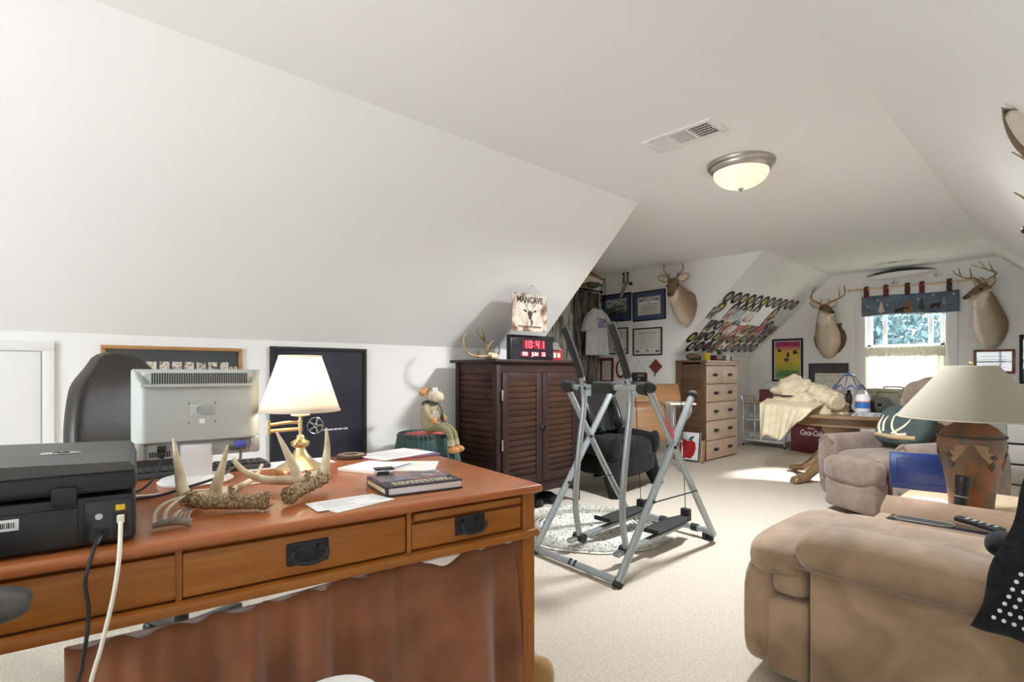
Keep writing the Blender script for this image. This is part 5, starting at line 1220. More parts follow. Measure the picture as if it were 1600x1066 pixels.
fh = thing('fur_hat', 'dark brown fur hat lying at dresser rear corner', 'hat', (6.30, 3.40, ZD+.006), .3); MB().ell((0,0,.042), (.125,.085,.044), .85, 24, 12).build('crown_fur', 'fur_brown', fh); MB().ell((.11,-.05,.03), (.06,.04,.030), .9, 16, 10).build('ear_flap', 'fur_brown', fh); MB().ell((.13,.04,.025), (.05,.035,.025), .9, 16, 10).build('ear_flap', 'straw', fh)
mat('yellow_glaze', (.75, .55, .03), .3)
mg = thing('yellow_mug', 'bright yellow mug standing on the dresser', 'mug', (6.535, 3.34, ZD)); MB().lathe([(.040,0),(.044,.01),(.046,.10),(.042,.10),(.040,.015),(.01,.012)], 26).build('cup', 'yellow_glaze', mg); MB().tube(spline([(.042,-.0,.08),(.078,0,.075),(.078,0,.035),(.042,0,.025)], 5), .007, 8).build('handle', 'yellow_glaze', mg)
mat('maroon', (.10, .020, .018), .4)
bx = thing('maroon_box', 'long dark maroon box lying on the dresser', 'box', (6.75, 3.30, ZD), math.radians(-4)); MB().box(-.115, -.05, 0, .115, .05, .062, .004).build('box_body', 'maroon', bx); MB().box(-.117, -.052, .050, .117, .052, .070, .003).build('lid', 'maroon', bx)
cbx = thing('cream_box', 'cream box with black end standing at dresser right', 'box', (6.955, 3.29, ZD)); MB().box(-.07, -.045, 0, .045, .045, .085, .003).build('box_body', 'cream_paper', cbx); MB().box(.045, -.045, 0, .085, .045, .060, .003).build('end_block', 'black_plastic', cbx)
mat('petal_orange', (.72, .28, .10), .7); mat('leaf_green', (.03, .12, .07), .7); mat('petal_cream', (.80, .72, .55), .7)
fw = thing('artificial_flowers', 'small artificial flower bunch with orange blooms on the dresser', 'flowers', (6.93, 3.36, ZD+.085)); rf_ = random.Random(6)
MB().lathe([(.028,0),(.034,.03),(.026,.05),(.03,.055)], 18).build('vase', 'leaf_green', fw)
for k in range(7):
    a = k*2*PI/7; c_ = (.045*math.cos(a), .035*math.sin(a), .075+.05*rf_.random()); f_ = MB(); 
    for j in range(6): f_.ell((c_[0]+.014*math.cos(j*PI/3), c_[1]-.004, c_[2]+.014*math.sin(j*PI/3)), (.010,.006,.010), n=8, m_=6)
    f_.build('bloom', 'petal_orange' if k % 2 else 'petal_cream', fw); MB().tube([(0,0,.05), c_], .0025, 5).build('stalk', 'leaf_green', fw)
for k in range(6):
    a = k*PI/3+.4; MB().ell((.05*math.cos(a), .04*math.sin(a), .06), (.022,.010,.012), n=8, m_=6, rot=(0,.4,a)).build('leaf', 'leaf_green', fw)
# leaning apple print and a wooden frame beside the dresser
mat('apple_red', (.45, .015, .02), .35); 
apt = thing('apple_print', 'white print of a big red apple leaning beside dresser', 'picture'); apt.matrix_world = Matrix.Translation((6.075, 3.335, .185)) @ Euler((0, math.radians(8), 0)).to_matrix().to_4x4() @ frame_from((0,-1,0),(0,0,1),(-1,0,0),(0,0,0))
MB().box(-.15, -.18, 0, .15, .18, .012, .002).build('board', 'paper', apt); 
for bb in ((-.15,.168,.15,.18),(-.15,-.18,.15,-.168),(-.15,-.168,-.138,.168),(.138,-.168,.15,.168)): MB().box(bb[0],bb[1],.012,bb[2],bb[3],.020).build('frame_side', 'black_matte', apt)
MB().prism([(.0,.085),(.05,.105),(.095,.075),(.11,.01),(.09,-.07),(.045,-.125),(0,-.115),(-.045,-.125),(-.09,-.07),(-.11,.01),(-.095,.075),(-.05,.105)], .002, Matrix.Translation((-.01,-.03,.012))).build('apple', 'apple_red', apt)
MB().prism([(0,0),(.03,.045),(.085,.060),(.06,.015)], .002, Matrix.Translation((-.01,.065,.0125))).build('leaf', 'leaf_green', apt)
wf = thing('empty_picture', 'narrow pale wooden frame leaning between apple print and dresser', 'frame'); wf.matrix_world = Matrix.Translation((6.06, 3.145, .135)) @ Euler((0, math.radians(7), 0)).to_matrix().to_4x4()
MB().box(-.01,-.022,-.132,.01,-.004,.13,.002).build('stile', 'frame_oak', wf); MB().box(-.01,.004,-.132,.01,.022,.13,.002).build('stile', 'limed', wf); MB().box(-.012,-.022,.12,.012,.022,.134,.002).build('rail', 'frame_oak', wf); MB().box(-.012,-.022,-.134,.012,.022,-.12,.002).build('rail', 'frame_oak', wf)
mat('teal_plastic', (.02, .22, .24), .5)
tl_ = thing('teal_crate', 'teal plastic crate low on the dormer floor behind armchair', 'crate', (5.45, 4.12, 0)); MB().box(-.18,-.13,0,.18,.13,.26,.012).build('tub', 'teal_plastic', tl_); MB().box(-.20,-.15,.26,.20,.15,.30,.010).build('lid', 'black_plastic', tl_)
# ------------------------------------------------------------------ far wall
from mathutils import noise
m, nt, b = nodes('festival_print'); g_ = N(nt, 'ShaderNodeSeparateXYZ'); nt.links.new(coords(nt), g_.inputs[0])
n = N(nt, 'ShaderNodeTexNoise'); n.inputs['Scale'].default_value = 14; nt.links.new(coords(nt, (1,3,1)), n.inputs['Vector'])
mm = N(nt, 'ShaderNodeMath', operation='MULTIPLY_ADD'); nt.links.new(n.outputs['Fac'], mm.inputs[0]); mm.inputs[1].default_value = .10
m2 = N(nt, 'ShaderNodeMath', operation='MULTIPLY_ADD'); nt.links.new(g_.outputs[1], m2.inputs[0]); m2.inputs[1].default_value = 1.75; m2.inputs[2].default_value = .45; nt.links.new(m2.outputs[0], mm.inputs[2])
nt.links.new(ramp(nt, mm.outputs[0], [(.12, (.22,.38,.10)), (.30, (.45,.48,.06)), (.42, (.72,.52,.04)), (.72, (.74,.50,.05)), (.80, (.70,.25,.12)), (.88, (.42,.03,.14)), (1.0, (.35,.04,.15))]), b.inputs['Base Color']); b.inputs['Roughness'].default_value = .5
fp = picture('festival_poster', 'yellow and magenta poster with scattered figures in black frame', onfar(3.045, 1.262), .435, .635, .030, 'black_matte', 'festival_print', matw=.012, matm='paper')
fg = MB(); r_ = random.Random(12)
for cx, cy, s_ in ((-.11,.13,.045),(.0,.07,.045),(.11,.10,.060),(-.02,-.02,.05)):
    for k in range(7): fg.box(cx+r_.uniform(-.5,.5)*s_, cy+r_.uniform(-.6,.6)*s_, .0088, cx+r_.uniform(-.5,.5)*s_+.018, cy+r_.uniform(-.6,.6)*s_+.020, .0092)
for k in range(9):
    a = (r_.uniform(-.14,.10), r_.uniform(-.12,.03)); fg.bar((a[0],a[1],.009), (a[0]+r_.uniform(.02,.05), a[1]+r_.uniform(-.01,.02), .009), .004, .0006)
fg.build('figures', 'ink', fp, ang=0, kind='stuff')
text_rows(fp, -.15, .15, -.24, -.15, 3, .0088, 'leaf_green', .55, 15)
gf = picture('pinboard_frame', 'grey-matted cream board with small pins, behind canvas heap', onfar(2.50, .985), .505, .45, .012, 'frame_navy', 'charcoal_mat')
MB().box(-.17, -.20, .008, .235, .085, .0105).build('cream_board', 'cream_paper', gf, ang=0)
for k in range(12): MB().ell((-.14+.085*(k % 5)+.02*(k//5), .05-.075*(k//5), .0115), (.008,.008,.003), n=8, m_=4).build('pin', 'resin_brown' if k % 3 else 'leaf_green', gf)
df = picture('verse_frame', 'mahogany-framed lettered verse below the right-hand buck', onfar(.752, 1.212), .366, .285, .028, 'mahogany', 'paper'); text_rows(df, -.13, .13, -.085, .075, 5, .0083, 'ink', .34, 21)
picture('dark_framed_picture', 'large black-framed dark picture at the far wall right end', onfar(.325, 1.235), .42, .56, .030, 'black_matte', 'poster_black')
# giant lure above the window
lu = thing('giant_lure', 'oversized black and white fishing lure mounted above the valance', 'lure', (XF-.07, 1.645, 2.335), 0)
mat('lure_white', (.78,.77,.73), .3); mat('lure_black', (.03,.04,.045), .3)
def fish(x0, x1, top):
    mb = MB(); R = []
    for i in range(21):
        t_ = i/20; y = .372-.744*t_; h_ = .062*math.sin(PI*min(1, .06+.94*t_))**.65; w_ = h_*.7; zc = .028-.05*(t_-.62)**2*1.1
        if top: R.append([(w_*math.cos(a*PI/9)*1.02, y, zc+h_*(.30+.74*math.sin(a*PI/9))) for a in range(10)]+[(w_*.9, y, zc+h_*.22), (-w_*.9, y, zc+h_*.22)][::1])
        else: R.append([(w_*math.cos(a*2*PI/18), y, zc+h_*math.sin(a*2*PI/18)) for a in range(18)])
    mb.loft(R); return mb
fish(0,1,False).build('belly', 'lure_white', lu, ang=70); fish(0,1,True).build('dark_back', 'lure_black', lu, ang=70)
MB().ell((-.028,.30,.026), (.006,.012,.012), n=14, m_=8).build('eye', 'yellow_glaze', lu); MB().ell((-.034,.30,.026), (.003,.006,.006), n=10, m_=6).build('pupil', 'black_plastic', lu)
for y, z in ((.07,-.02),(-.375,.02)):
    hk = MB(); hk.tube([(0,y,z),(0,y,z-.06)], .004, 6)
    for k in range(3):
        a = k*2*PI/3+.5; hk.tube(spline([(0,y,z-.05),(.0+.02*math.cos(a),y+.02*math.sin(a),z-.082),(.038*math.cos(a),y+.038*math.sin(a),z-.074),(.042*math.cos(a),y+.042*math.sin(a),z-.050)], 4), .0035, 6)
    hk.build('treble_hook', 'nickel', lu)
# valance on a wooden rod
wood('dowel', (.60,.43,.26), (.70,.54,.36), 1, 12, .5)
vr = thing('valance_rod', 'pale wooden dowel rod above the window', 'curtain rod', (XF-.06, 0, 2.193)); MB().tube([(0,.99,-.004),(0,2.22,.004)], .013, 12).build('dowel', 'dowel', vr)
for y in (.985, 2.225): MB().ell((0,y,0), (.018,.020,.018)).build('finial', 'dowel', vr)
for y in (1.08, 2.10): MB().box(.012, y-.012, -.02, .06, y+.012, .0, .003).build('bracket', 'nickel', vr)
m, nt, b = nodes('denim_blue'); n = N(nt, 'ShaderNodeTexNoise'); n.inputs['Scale'].default_value = 10; n.inputs['Detail'].default_value = 5; nt.links.new(coords(nt), n.inputs['Vector'])
nt.links.new(ramp(nt, n.outputs['Fac'], [(.3, (.085,.125,.18)), (.7, (.16,.22,.29))]), b.inputs['Base Color']); b.inputs['Roughness'].default_value = .9
mat('plaid_red', (.35,.03,.04), .9, col2=(.03,.03,.045), vs_=30, lo=.45, hi=.55); mat('plaid_dark', (.03,.03,.045), .9, col2=(.25,.03,.04), vs_=34, lo=.5, hi=.6); mat('felt_cream', (.66,.60,.48), .9); mat('felt_green', (.05,.08,.06), .9); mat('felt_brown', (.26,.15,.08), .9); mat('felt_bear', (.05,.025,.03), .9); mat('felt_sage', (.22,.28,.22), .9); mat('snow_white', (.66,.70,.75), .9)
va = thing('window_valance', 'blue valance with cabin, bears and pines on plaid tabs', 'valance', (XF-.062, 1.57, 0))
MB().grid(lambda u, v: (.006*math.sin(u*19), .51-1.02*u, 1.832+.012*math.sin(u*5)+(.268-.02*math.sin(u*3.1))*v), 60, 6).build('cloth', 'denim_blue', va, thick=.004)
MB().grid(lambda u, v: (.006*math.sin(u*19), .51-1.02*u, 1.822+.012*math.sin(u*5)+.014*v), 60, 2).build('snow_hem', 'snow_white', va, thick=.005)
for k, (y, m_) in enumerate(((.455,'plaid_red'),(.235,'plaid_red'),(.005,'plaid_dark'),(-.145,'plaid_red'),(-.415,'plaid_dark'))):
    P = spline([(-.024,y,2.075),(-.027,y,2.18),(.002,y,2.230),(.031,y,2.18),(.020,y,2.075)], 4); MB().grid(lambda u, v: tuple(P[round(v*(len(P)-1))]+Vector((0,-.024+.048*u,0))), 2, len(P)).build('tab', m_, va, thick=.004)
VF = frame_from((0,-1,0),(0,0,1),(-1,0,0),(-.008,0,1.832))
def motif(nm, poly, m_, x, y, s_=1.0): return MB().prism([(px*s_, py*s_) for px, py in poly], .004, VF @ Matrix.Translation((x, y, 0))).build(nm, m_, va)
pine = [(-.008,0),(-.008,.02),(-.045,.02),(-.020,.05),(-.038,.05),(-.014,.085),(-.028,.085),(-.008,.12),(-.018,.12),(0,.165),(.018,.12),(.008,.12),(.028,.085),(.014,.085),(.038,.05),(.020,.05),(.045,.02),(.008,.02),(.008,0)]
bear = [(-.05,0),(-.052,.035),(-.035,.055),(.02,.058),(.035,.066),(.052,.055),(.056,.042),(.040,.036),(.034,0),(.018,0),(.014,.020),(-.022,.020),(-.030,0)]
star = [((.016 if k % 2 == 0 else .007)*math.cos(k*PI/5), (.016 if k % 2 == 0 else .007)*math.sin(k*PI/5)) for k in range(10)]
motif('pine_motif', pine, 'felt_cream', -.285, .022); motif('pine_motif', pine, 'felt_green', .145, .028); motif('pine_motif', pine, 'felt_sage', .365, .080, .72); motif('shrub_motif', pine, 'felt_brown', -.155, .065, .5)
motif('bear_motif', bear, 'felt_bear', -.085, .020); motif('bear_motif', bear, 'felt_bear', .285, .048, 1.05)
motif('cabin_motif', [(-.050,0),(-.050,.075),(.050,.075),(.050,0)], 'felt_brown', .005, .022); motif('cabin_roof', [(-.066,.075),(-.01,.130),(.062,.140),(.052,.075)], 'mahogany', .0, .022); motif('cabin_window', [(-.018,.035),(-.018,.055),(.012,.055),(.012,.035)], 'felt_cream', .0, .026)
motif('canoe_motif', [(-.045,.02),(-.03,0),(.03,0),(.045,.02)], 'felt_brown', -.43, .03)
for x, y in ((-.44,.130),(-.32,.200),(-.215,.130),(.26,.215),(.11,.175),(.46,.205)): motif('star_motif', star, 'felt_cream', x, y)
motif('moon_motif', [(.0,0),(-.022,-.006),(-.030,-.03),(-.018,-.012)], 'felt_cream', -.06, .215)
# cafe curtain
cc = thing('cafe_curtain', 'sheer cream cafe curtain over the lower window panes', 'curtain', (XF-.03, 0, 0))
def cafe(u, v):
    y = 2.045-.855*u; z = .83+.575*v; k = .014*(1-.6*(v > .9)); return (k*math.sin(u*88+1.3*math.sin(u*11))+.006*math.sin(u*33), y, z)
MB().grid(cafe, 240, 14).build('panel', 'cafe_fabric', cc, ang=80)
MB().grid(lambda u, v: (-.012+.016*math.sin(u*95), 2.045-.855*u, 1.29+.125*v+.006*math.sin(u*120)*(1-v)), 240, 4).build('ruffle', 'cafe_fabric', cc, ang=80)
MB().tube([(0,1.185,1.412),(0,2.06,1.416)], .008, 10).build('rod', 'trim_white', cc)
# storage under the window and at the right
mat('storage_white', (.78,.77,.75), .35)
wc = thing('white_chest', 'low white storage chest under the far window', 'chest', (7.93, 1.20, 0)); MB().box(0, 0, 0, .42, .95, .30, .008).build('body', 'storage_white', wc); MB().box(-.015, -.01, .30, .43, .96, .345, .008).build('lid', 'storage_white', wc)
MB().box(-.006, .36, .225, .002, .50, .250, .003).build('handle', 'black_plastic', wc)
wd = thing('white_drawer_unit', 'white drawer unit with black gaps behind the clay lamp', 'drawer unit', (7.08, -.12, 0)); MB().box(.01, 0, 0, .45, .66, .80, .004).build('carcass', 'black_matte', wd)
for k in range(4): MB().box(-.008, .004, .012+.198*k, .012, .656, .012+.198*k+.178, .004).build('drawer', 'storage_white', wd)
MB().box(-.01, -.002, .80, .45, .662, .82, .003).build('top', 'storage_white', wd)
# utility cart with tin, soda cooler
mat('cart_white', (.72,.72,.70), .4)
ct = thing('utility_cart', 'white three-tier metal utility cart in the far corner', 'cart', (8.13, 3.19, 0), math.radians(0))
for i, z in enumerate((.075, .375, .630)):
    sh_ = MB(); sh_.box(-.20,-.29,z-.008,.20,.29,z+.004,.002)
    for a in ((-.20,-.29,-.194,.29),(.194,-.29,.20,.29),(-.20,-.29,.20,-.284),(-.20,.284,.20,.29)): sh_.box(a[0],a[1],z-.008,a[2],a[3],z+.028)
    sh_.build('tray', 'cart_white' if i < 2 else 'limed', ct)
for x in (-.20,.20):
    for y in (-.29,.29):
        MB().tube([(x,y,.02),(x,y,.65)], .010, 8).build('post', 'chrome', ct); MB().ell((x,y,.018), (.017,.017,.018), n=10, m_=8).build('caster', 'black_plastic', ct)
MB().tube(spline([(-.20,.29,.64),(-.20,.31,.715),(-.18,.33,.725),(.18,.33,.725),(.20,.31,.715),(.20,.29,.64)], 5), .010, 8).build('push_handle', 'chrome', ct)
mat('tin_maroon', (.17, .045, .045), .45)
tn_ = thing('maroon_tin', 'square maroon tin with wire handle standing on the cart', 'tin', (8.045, 3.15, .6345)); MB().box(-.08,-.115,0,.08,.115,.195,.005).build('tin_body', 'tin_maroon', tn_); MB().box(-.082,-.117,.172,.082,.117,.198,.004).build('lid', 'tin_maroon', tn_); MB().tube(spline([(0,.10,.195),(0,.08,.27),(0,0,.31),(0,-.08,.27),(0,-.10,.195)], 5), .003, 6).build('wire_handle', 'nickel', tn_)
mat('cooler_maroon', (.155, .030, .040), .5, col2=(.19,.045,.055), vs_=3)
cz_ = thing('soda_cooler', 'maroon cooler box with white soda lettering beside the table', 'cooler', (7.83, 2.575, 0), math.radians(-17))
MB().box(0,-.25,0,.34,.25,.36,.012).build('body', 'cooler_maroon', cz_); MB().box(-.006,-.255,.362,.346,.255,.425,.010).build('lid', 'cooler_maroon', cz_)
CF = frame_from((0,-1,0),(0,0,1),(-1,0,0),(-.001,-.055,.27))
lettering('Coca-Cola', .105, 'paper', cz_, CF, 'script_lettering', shear=.35, bold=.002, squash=.72); lettering('DRINK', .034, 'paper', cz_, CF @ Matrix.Translation((0,.062,0)), 'small_lettering')
MB().box(.34-.02,.25,.22,.345-.02,.27,.30).build('side_clip', 'nickel', cz_)

# ------------------------------------------------------------------ oak pedestal table and what lies on it
wood('table_oak', (.20,.115,.055), (.32,.20,.10), 1, 8, .3, .3)
TZ = .685; TX, TY = 6.12, 1.70
tbl = thing('oval_table', 'oval oak pedestal table with claw feet before window', 'table', (TX, TY, 0))
MB().prism(circ(.74, 48, .53)[::1], .030, Matrix(((1,0,0,0),(0,1,0,0),(0,0,1,TZ-.030),(0,0,0,1)))).build('tabletop', 'table_oak', tbl)
ap_ = MB(); ap_.loft([[(.44*math.cos(a*PI/24), .64*math.sin(a*PI/24), z) for a in range(48)] for z in (TZ-.115, TZ-.03)]); ap_.build('apron', 'table_oak', tbl)
MB().lathe([(.11,.16),(.135,.20),(.15,.28),(.13,.38),(.14,.46),(.165,.50),(.165,.57)], 28).build('pedestal', 'table_oak', tbl)
for a in (math.radians(155), math.radians(65), math.radians(-25), math.radians(-115)):
    c_, s_ = math.cos(a), math.sin(a); R = lambda r, z: (r*c_, r*s_, z)
    L_ = MB().tube(spline([R(.08,.26), R(.20,.24), R(.34,.13), R(.45,.06), R(.54,.045)], 5), lerp_list([.055,.060,.050,.040,.036], 21), 12).build('leg', 'table_oak', tbl)
    fo = MB(); fo.ell(R(.565,.036), (.045,.045,.036), n=14, m_=10)
    for k in (-.5, 0, .5): fo.tube(spline([(.53*math.cos(a+k*.06), .53*math.sin(a+k*.06), .06), (.585*math.cos(a+k*.10), .585*math.sin(a+k*.10), .055), (.612*math.cos(a+k*.10), .612*math.sin(a+k*.10), .012)], 4), lerp_list([.018,.015,.008], 9), 8)
    fo.build('claw_foot', 'table_oak', L_)
TT = TZ+.0005
mat('canvas', (.60,.50,.33), .9, col2=(.70,.61,.44), vs_=10, bump=.12, bs=60)
cv_ = thing('canvas_coat', 'heap of cream canvas coat thrown over the table end', 'coat', (5.98, 1.95, TT))
def heap(rx, ry, rz, seed, base=0, amp=.30, nu=56, nv=26):
    mb = MB()
    def fn(u, v):
        a = 2*PI*u; el = PI/2*v*.999
        d = Vector((math.cos(a)*math.cos(el), math.sin(a)*math.cos(el), math.sin(el)))
        k = 1+amp*(noise.noise(d*2.2+Vector((seed,0,0)))+.55*(1-2*abs(noise.noise(d*4.3+Vector((0,seed,0)))))*.6+.20*noise.noise(d*11+Vector((0,0,seed))))
        return (d.x*rx*k, d.y*ry*k, base+d.z*rz*k)
    mb.grid(fn, nu, nv, closed_u=True); return mb
h1 = heap(.25, .34, .25, 3.1); h1.build('body_heap', 'canvas', cv_, ang=75)
o = heap(.15, .20, .17, 8.4); o.v = [(x-.05, y+.10, z+.17) for x, y, z in o.v]; o.build('collar_heap', 'canvas', cv_, ang=75)
MB().tube(spline([(-.05,-.05,.22),(-.10,-.16,.17),(-.15,-.27,.115),(-.18,-.32,.105)], 6), [.085+.010*math.sin(i*1.7) for i in range(19)], 18, flat=.8).build('sleeve', 'canvas', cv_, ang=75)
MB().tube(spline([(.0,.0,.24),(-.01,-.11,.21),(.0,-.23,.13),(.01,-.30,.100)], 6), [.075+.012*math.sin(i*1.3) for i in range(19)], 18, flat=.8).build('sleeve', 'canvas', cv_, ang=75)
MB().tube(spline([(-.14,.02,.16),(-.19,-.06,.11),(-.21,-.10,.082)], 6), [.060+.008*math.sin(i*1.9) for i in range(13)], 16).build('cuff', 'canvas', cv_, ang=75)
def flap(u, v):
    y = .34-.54*u-.03*v+.14*u*v; wav = .030*math.sin(u*15+v*2.2)+.016*math.sin(u*33+v)
    zed = .13-.03*u-.05*min(1, v/.30)-.37*max(0, v-.30)/.70*(1-.70*u**1.6)*(1-.16*math.sin(u*9)); x = -.24-.21*min(1, v/.30)-.02*v+wav*(.15+.75*v)+.06*(1-v)
    return (x, y, zed)
MB().grid(flap, 48, 24).build('hanging_skirt', 'canvas', cv_, ang=80, thick=.008)
# small stained-glass lamp
mat('glass_pale', (.60,.56,.54), .25, trans=.3); mat('glass_blue', (.10,.16,.34), .25); mat('bronze_dark', (.035,.028,.024), .5)
sl_ = thing('leaded_lamp', 'small leaded-glass table lamp with pale panels and blue trim', 'lamp', (6.24, 1.66, TT))
MB().lathe([(.055,0),(.06,.012),(.03,.03),(.018,.06),(.028,.10),(.030,.15),(.015,.20),(.010,.27)], 20).build('base', 'bronze_dark', sl_)
for k in range(8):
    a0, a1 = k*PI/4, (k+1)*PI/4; P = lambda r, a, z: (r*math.cos(a), r*math.sin(a), z)
    MB().add([P(.145,a0,.225),P(.145,a1,.225),P(.050,a1,.365),P(.050,a0,.365)], [(0,1,2,3)]).build('glass_panel', 'glass_pale', sl_, ang=0, thick=.004)
    MB().tube([P(.147,a0,.222),P(.05,a0,.368)], .0035, 6).build('lead_rib', 'bronze_dark', sl_)
    am = (a0+a1)/2; MB().tube(spline([P(.143,a0+.1,.232),P(.118,am,.275),P(.143,a1-.1,.232)], 5), .006, 6).build('blue_swag', 'glass_blue', sl_)
MB().lathe([(.055,.362),(.058,.372),(.02,.385),(.01,.40)], 16).build('top_cap', 'glass_blue', sl_); MB().tube(spline([(0,0,.395),(0,.012,.41),(0,.0,.425),(0,-.012,.415)], 4), .003, 6).build('finial', 'bronze_dark', sl_)
mat('canister_blue', (.04,.16,.46), .4)
cn = thing('wipes_canister', 'white round canister with blue band on the table', 'canister', (5.965, 1.470, TT)); MB().lathe([(.060,0),(.063,.004),(.063,.165),(.058,.172),(.03,.180)], 28).build('tub', 'white_plastic', cn); MB().lathe([(.0636,.060),(.0636,.118)], 28, cap=False).build('blue_band', 'canister_blue', cn); MB().lathe([(.0637,.120),(.0637,.128)], 28, cap=False).build('red_band', 'red_decal', cn); MB().lathe([(.060,.168),(.055,.190),(.02,.195)], 28).build('lid', 'white_plastic', cn)
mat('olive_drab', (.17,.165,.095), .6, col2=(.22,.21,.13), vs_=6); mat('box_tan', (.40,.32,.22), .7)
ob_ = thing('olive_case', 'olive drab ammunition case with hinged lid on the table', 'case', (6.33, 1.30, TT), math.radians(-6)); MB().box(-.10,-.19,0,.10,.19,.205,.006).build('body', 'olive_drab', ob_); MB().box(-.11,-.20,.205,.11,.20,.240,.008).build('lid', 'olive_drab', ob_)
for y in (-.09,.12): MB().box(-.122,y-.018,.165,-.100,y+.018,.225,.004).build('latch', 'olive_drab', ob_)
MB().box(-.106,-.19,.0,-.100,-.085,.200,.002).build('label_panel', 'box_tan', ob_); MB().tube(spline([(0,.08,.24),(0,.07,.258),(0,-.07,.258),(0,-.08,.24)], 4), .007, 8).build('carry_handle', 'olive_drab', ob_)
mat('rope_dark', (.085,.09,.07), .8)
cr_ = thing('coiled_strap', 'dark olive webbing strap coiled before the ammunition case', 'strap', (6.135, 1.365, TT+.086), 0)
q_ = MB()
for k in range(4):
    r = .085-.019*k; q_.tube([(-.012*k, r*1.15*math.cos(a*PI/14), r*.85*math.sin(a*PI/14)+.0) for a in range(28)], .011, 8, closed=True)
q_.build('coil', 'rope_dark', cr_); MB().tube(spline([(0,-.09,-.02),(0,-.14,-.05),(-.02,-.19,-.064)], 5), .009, 8).build('loose_end', 'rope_dark', cr_)
mat('newsprint', (.50,.51,.52), .8, col2=(.20,.21,.24), vs_=30, lo=.5, hi=.7)
for k, lb_ in enumerate(('lowest folded newspaper of the pile at table front edge', 'middle folded newspaper of the pile at table front edge', 'topmost folded newspaper of the pile at table front edge')):
    nw = thing('folded_newspaper', lb_, 'newspaper', (5.775, 1.40, TT+.0101*k), math.radians(3+2*k), 'newspapers on the oval table')
    MB().box(-.09,-.20+.008*k,0,.10,.10-.01*k,.009,.003).build('fold', 'newsprint', nw); MB().tube([(.10,-.195,.0045),(.10,.095,.0045)], .0044, 8).build('spine', 'newsprint', nw)
for k, (lb_, m_) in enumerate((('blue paperback under a brown one on the oval table', 'charcoal_mat'), ('brown paperback on top of another on the oval table', 'resin_brown'))):
    nb_ = thing('paperback_book', lb_, 'book', (6.00, 1.12, TT+.0195*k), math.radians(10-14*k), 'paperbacks on the oval table')
    MB().box(-.068,-.093,.002,.066,.088,.016).build('page_block', 'paper', nb_); MB().box(-.07,-.095,0,.07,.09,.002).build('cover', m_, nb_); MB().box(-.07,-.095,.016,.07,.09,.018).build('cover', m_, nb_); MB().box(.066,-.095,.002,.07,.09,.016).build('spine', m_, nb_)
# ------------------------------------------------------------------ brown recliner
def suede(name, a, b_, sc_=4):
    m, nt, b = nodes(name); n = N(nt, 'ShaderNodeTexNoise'); n.inputs['Scale'].default_value = sc_; n.inputs['Detail'].default_value = 6; n.inputs['Distortion'].default_value = .8; nt.links.new(coords(nt), n.inputs['Vector'])
    nt.links.new(ramp(nt, n.outputs['Fac'], [(.32, a), (.68, b_)]), b.inputs['Base Color']); b.inputs['Roughness'].default_value = .9; b.inputs['Sheen Weight'].default_value = .35
    n2 = N(nt, 'ShaderNodeTexNoise'); n2.inputs['Scale'].default_value = 18; nt.links.new(coords(nt), n2.inputs['Vector'])
    p = N(nt, 'ShaderNodeBump'); p.inputs['Strength'].default_value = .12; p.inputs['Distance'].default_value = .02; nt.links.new(n2.outputs['Fac'], p.inputs['Height']); nt.links.new(p.outputs[0], b.inputs['Normal'])
suede('mauve_chenille', (.17,.120,.092), (.25,.18,.142), 9); suede('tan_suede', (.195,.120,.066), (.37,.245,.15), 5); suede('tan_suede_dark', (.16,.10,.06), (.22,.15,.09), 4)
br = thing('brown_recliner', 'mauve-brown chenille recliner with footrest near the far window', 'recliner', (5.10, .975, 0), math.radians(149))
MB().ell((.12,0,.40), (.36,.245,.085), .5, 30, 12).build('seat', 'mauve_chenille', br)
MB().ell((.47,0,.34), (.085,.245,.105), .55, 28, 12).build('footrest_roll', 'mauve_chenille', br)
MB().box(.38,-.23,.04,.53,.23,.30,.035,seg=3).build('footrest', 'mauve_chenille', br)
MB().box(-.36,-.26,.05,.36,.26,.34,.03).build('base', 'mauve_chenille', br)
for s_ in (-1, 1):
    a_ = MB(); a_.loft([[(-.42+.80*v, s_*.345+(.105+.012*math.sin(PI*v))*math.copysign(abs(math.cos(q*PI/14))**.7, math.cos(q*PI/14)), max(.05, .34+.25*math.copysign(abs(math.sin(q*PI/14))**.8, math.sin(q*PI/14))-.012*abs(v-.5))) for q in range(28)] for v in (0,.03,.1,.3,.5,.7,.9,.97,1)]); a_ = a_.build('arm', 'mauve_chenille', br, ang=75)
    MB().ell((.375, s_*.345, .40), (.040,.100,.185), .8, 22, 14).build('arm_front', 'mauve_chenille', a_)
    q_ = MB()
    for k in range(9): q_.ell((.385, s_*.345-.07+.0175*k, .565-.012*abs(k-4)), (.030,.007,.020), n=8, m_=6)
    q_.build('arm_pleats', 'mauve_chenille', a_, kind='stuff')
MB().ell((-.34,0,.70), (.115,.285,.36), .5, 32, 18, rot=(0,math.radians(-17),0)).build('backrest', 'mauve_chenille', br, ang=75)
MB().ell((-.33,0,.90), (.115,.27,.12), .6, 28, 14, rot=(0,math.radians(-17),0)).build('head_pillow', 'mauve_chenille', br, ang=75)
mat('pillow_green', (.035,.055,.050), .9, col2=(.06,.08,.07), vs_=12); mat('pillow_rope', (.42,.30,.17), .9, bump=.5, bs=120)
pw_ = thing('antler_pillow', 'dark green throw pillow with white antler design on recliner', 'pillow', (5.105, .975, .665), math.radians(149)); pw_.rotation_euler = (0, math.radians(-24), math.radians(149))
MB().ell((0,0,0), (.075,.215,.165), .55, 30, 14).build('cushion', 'pillow_green', pw_)
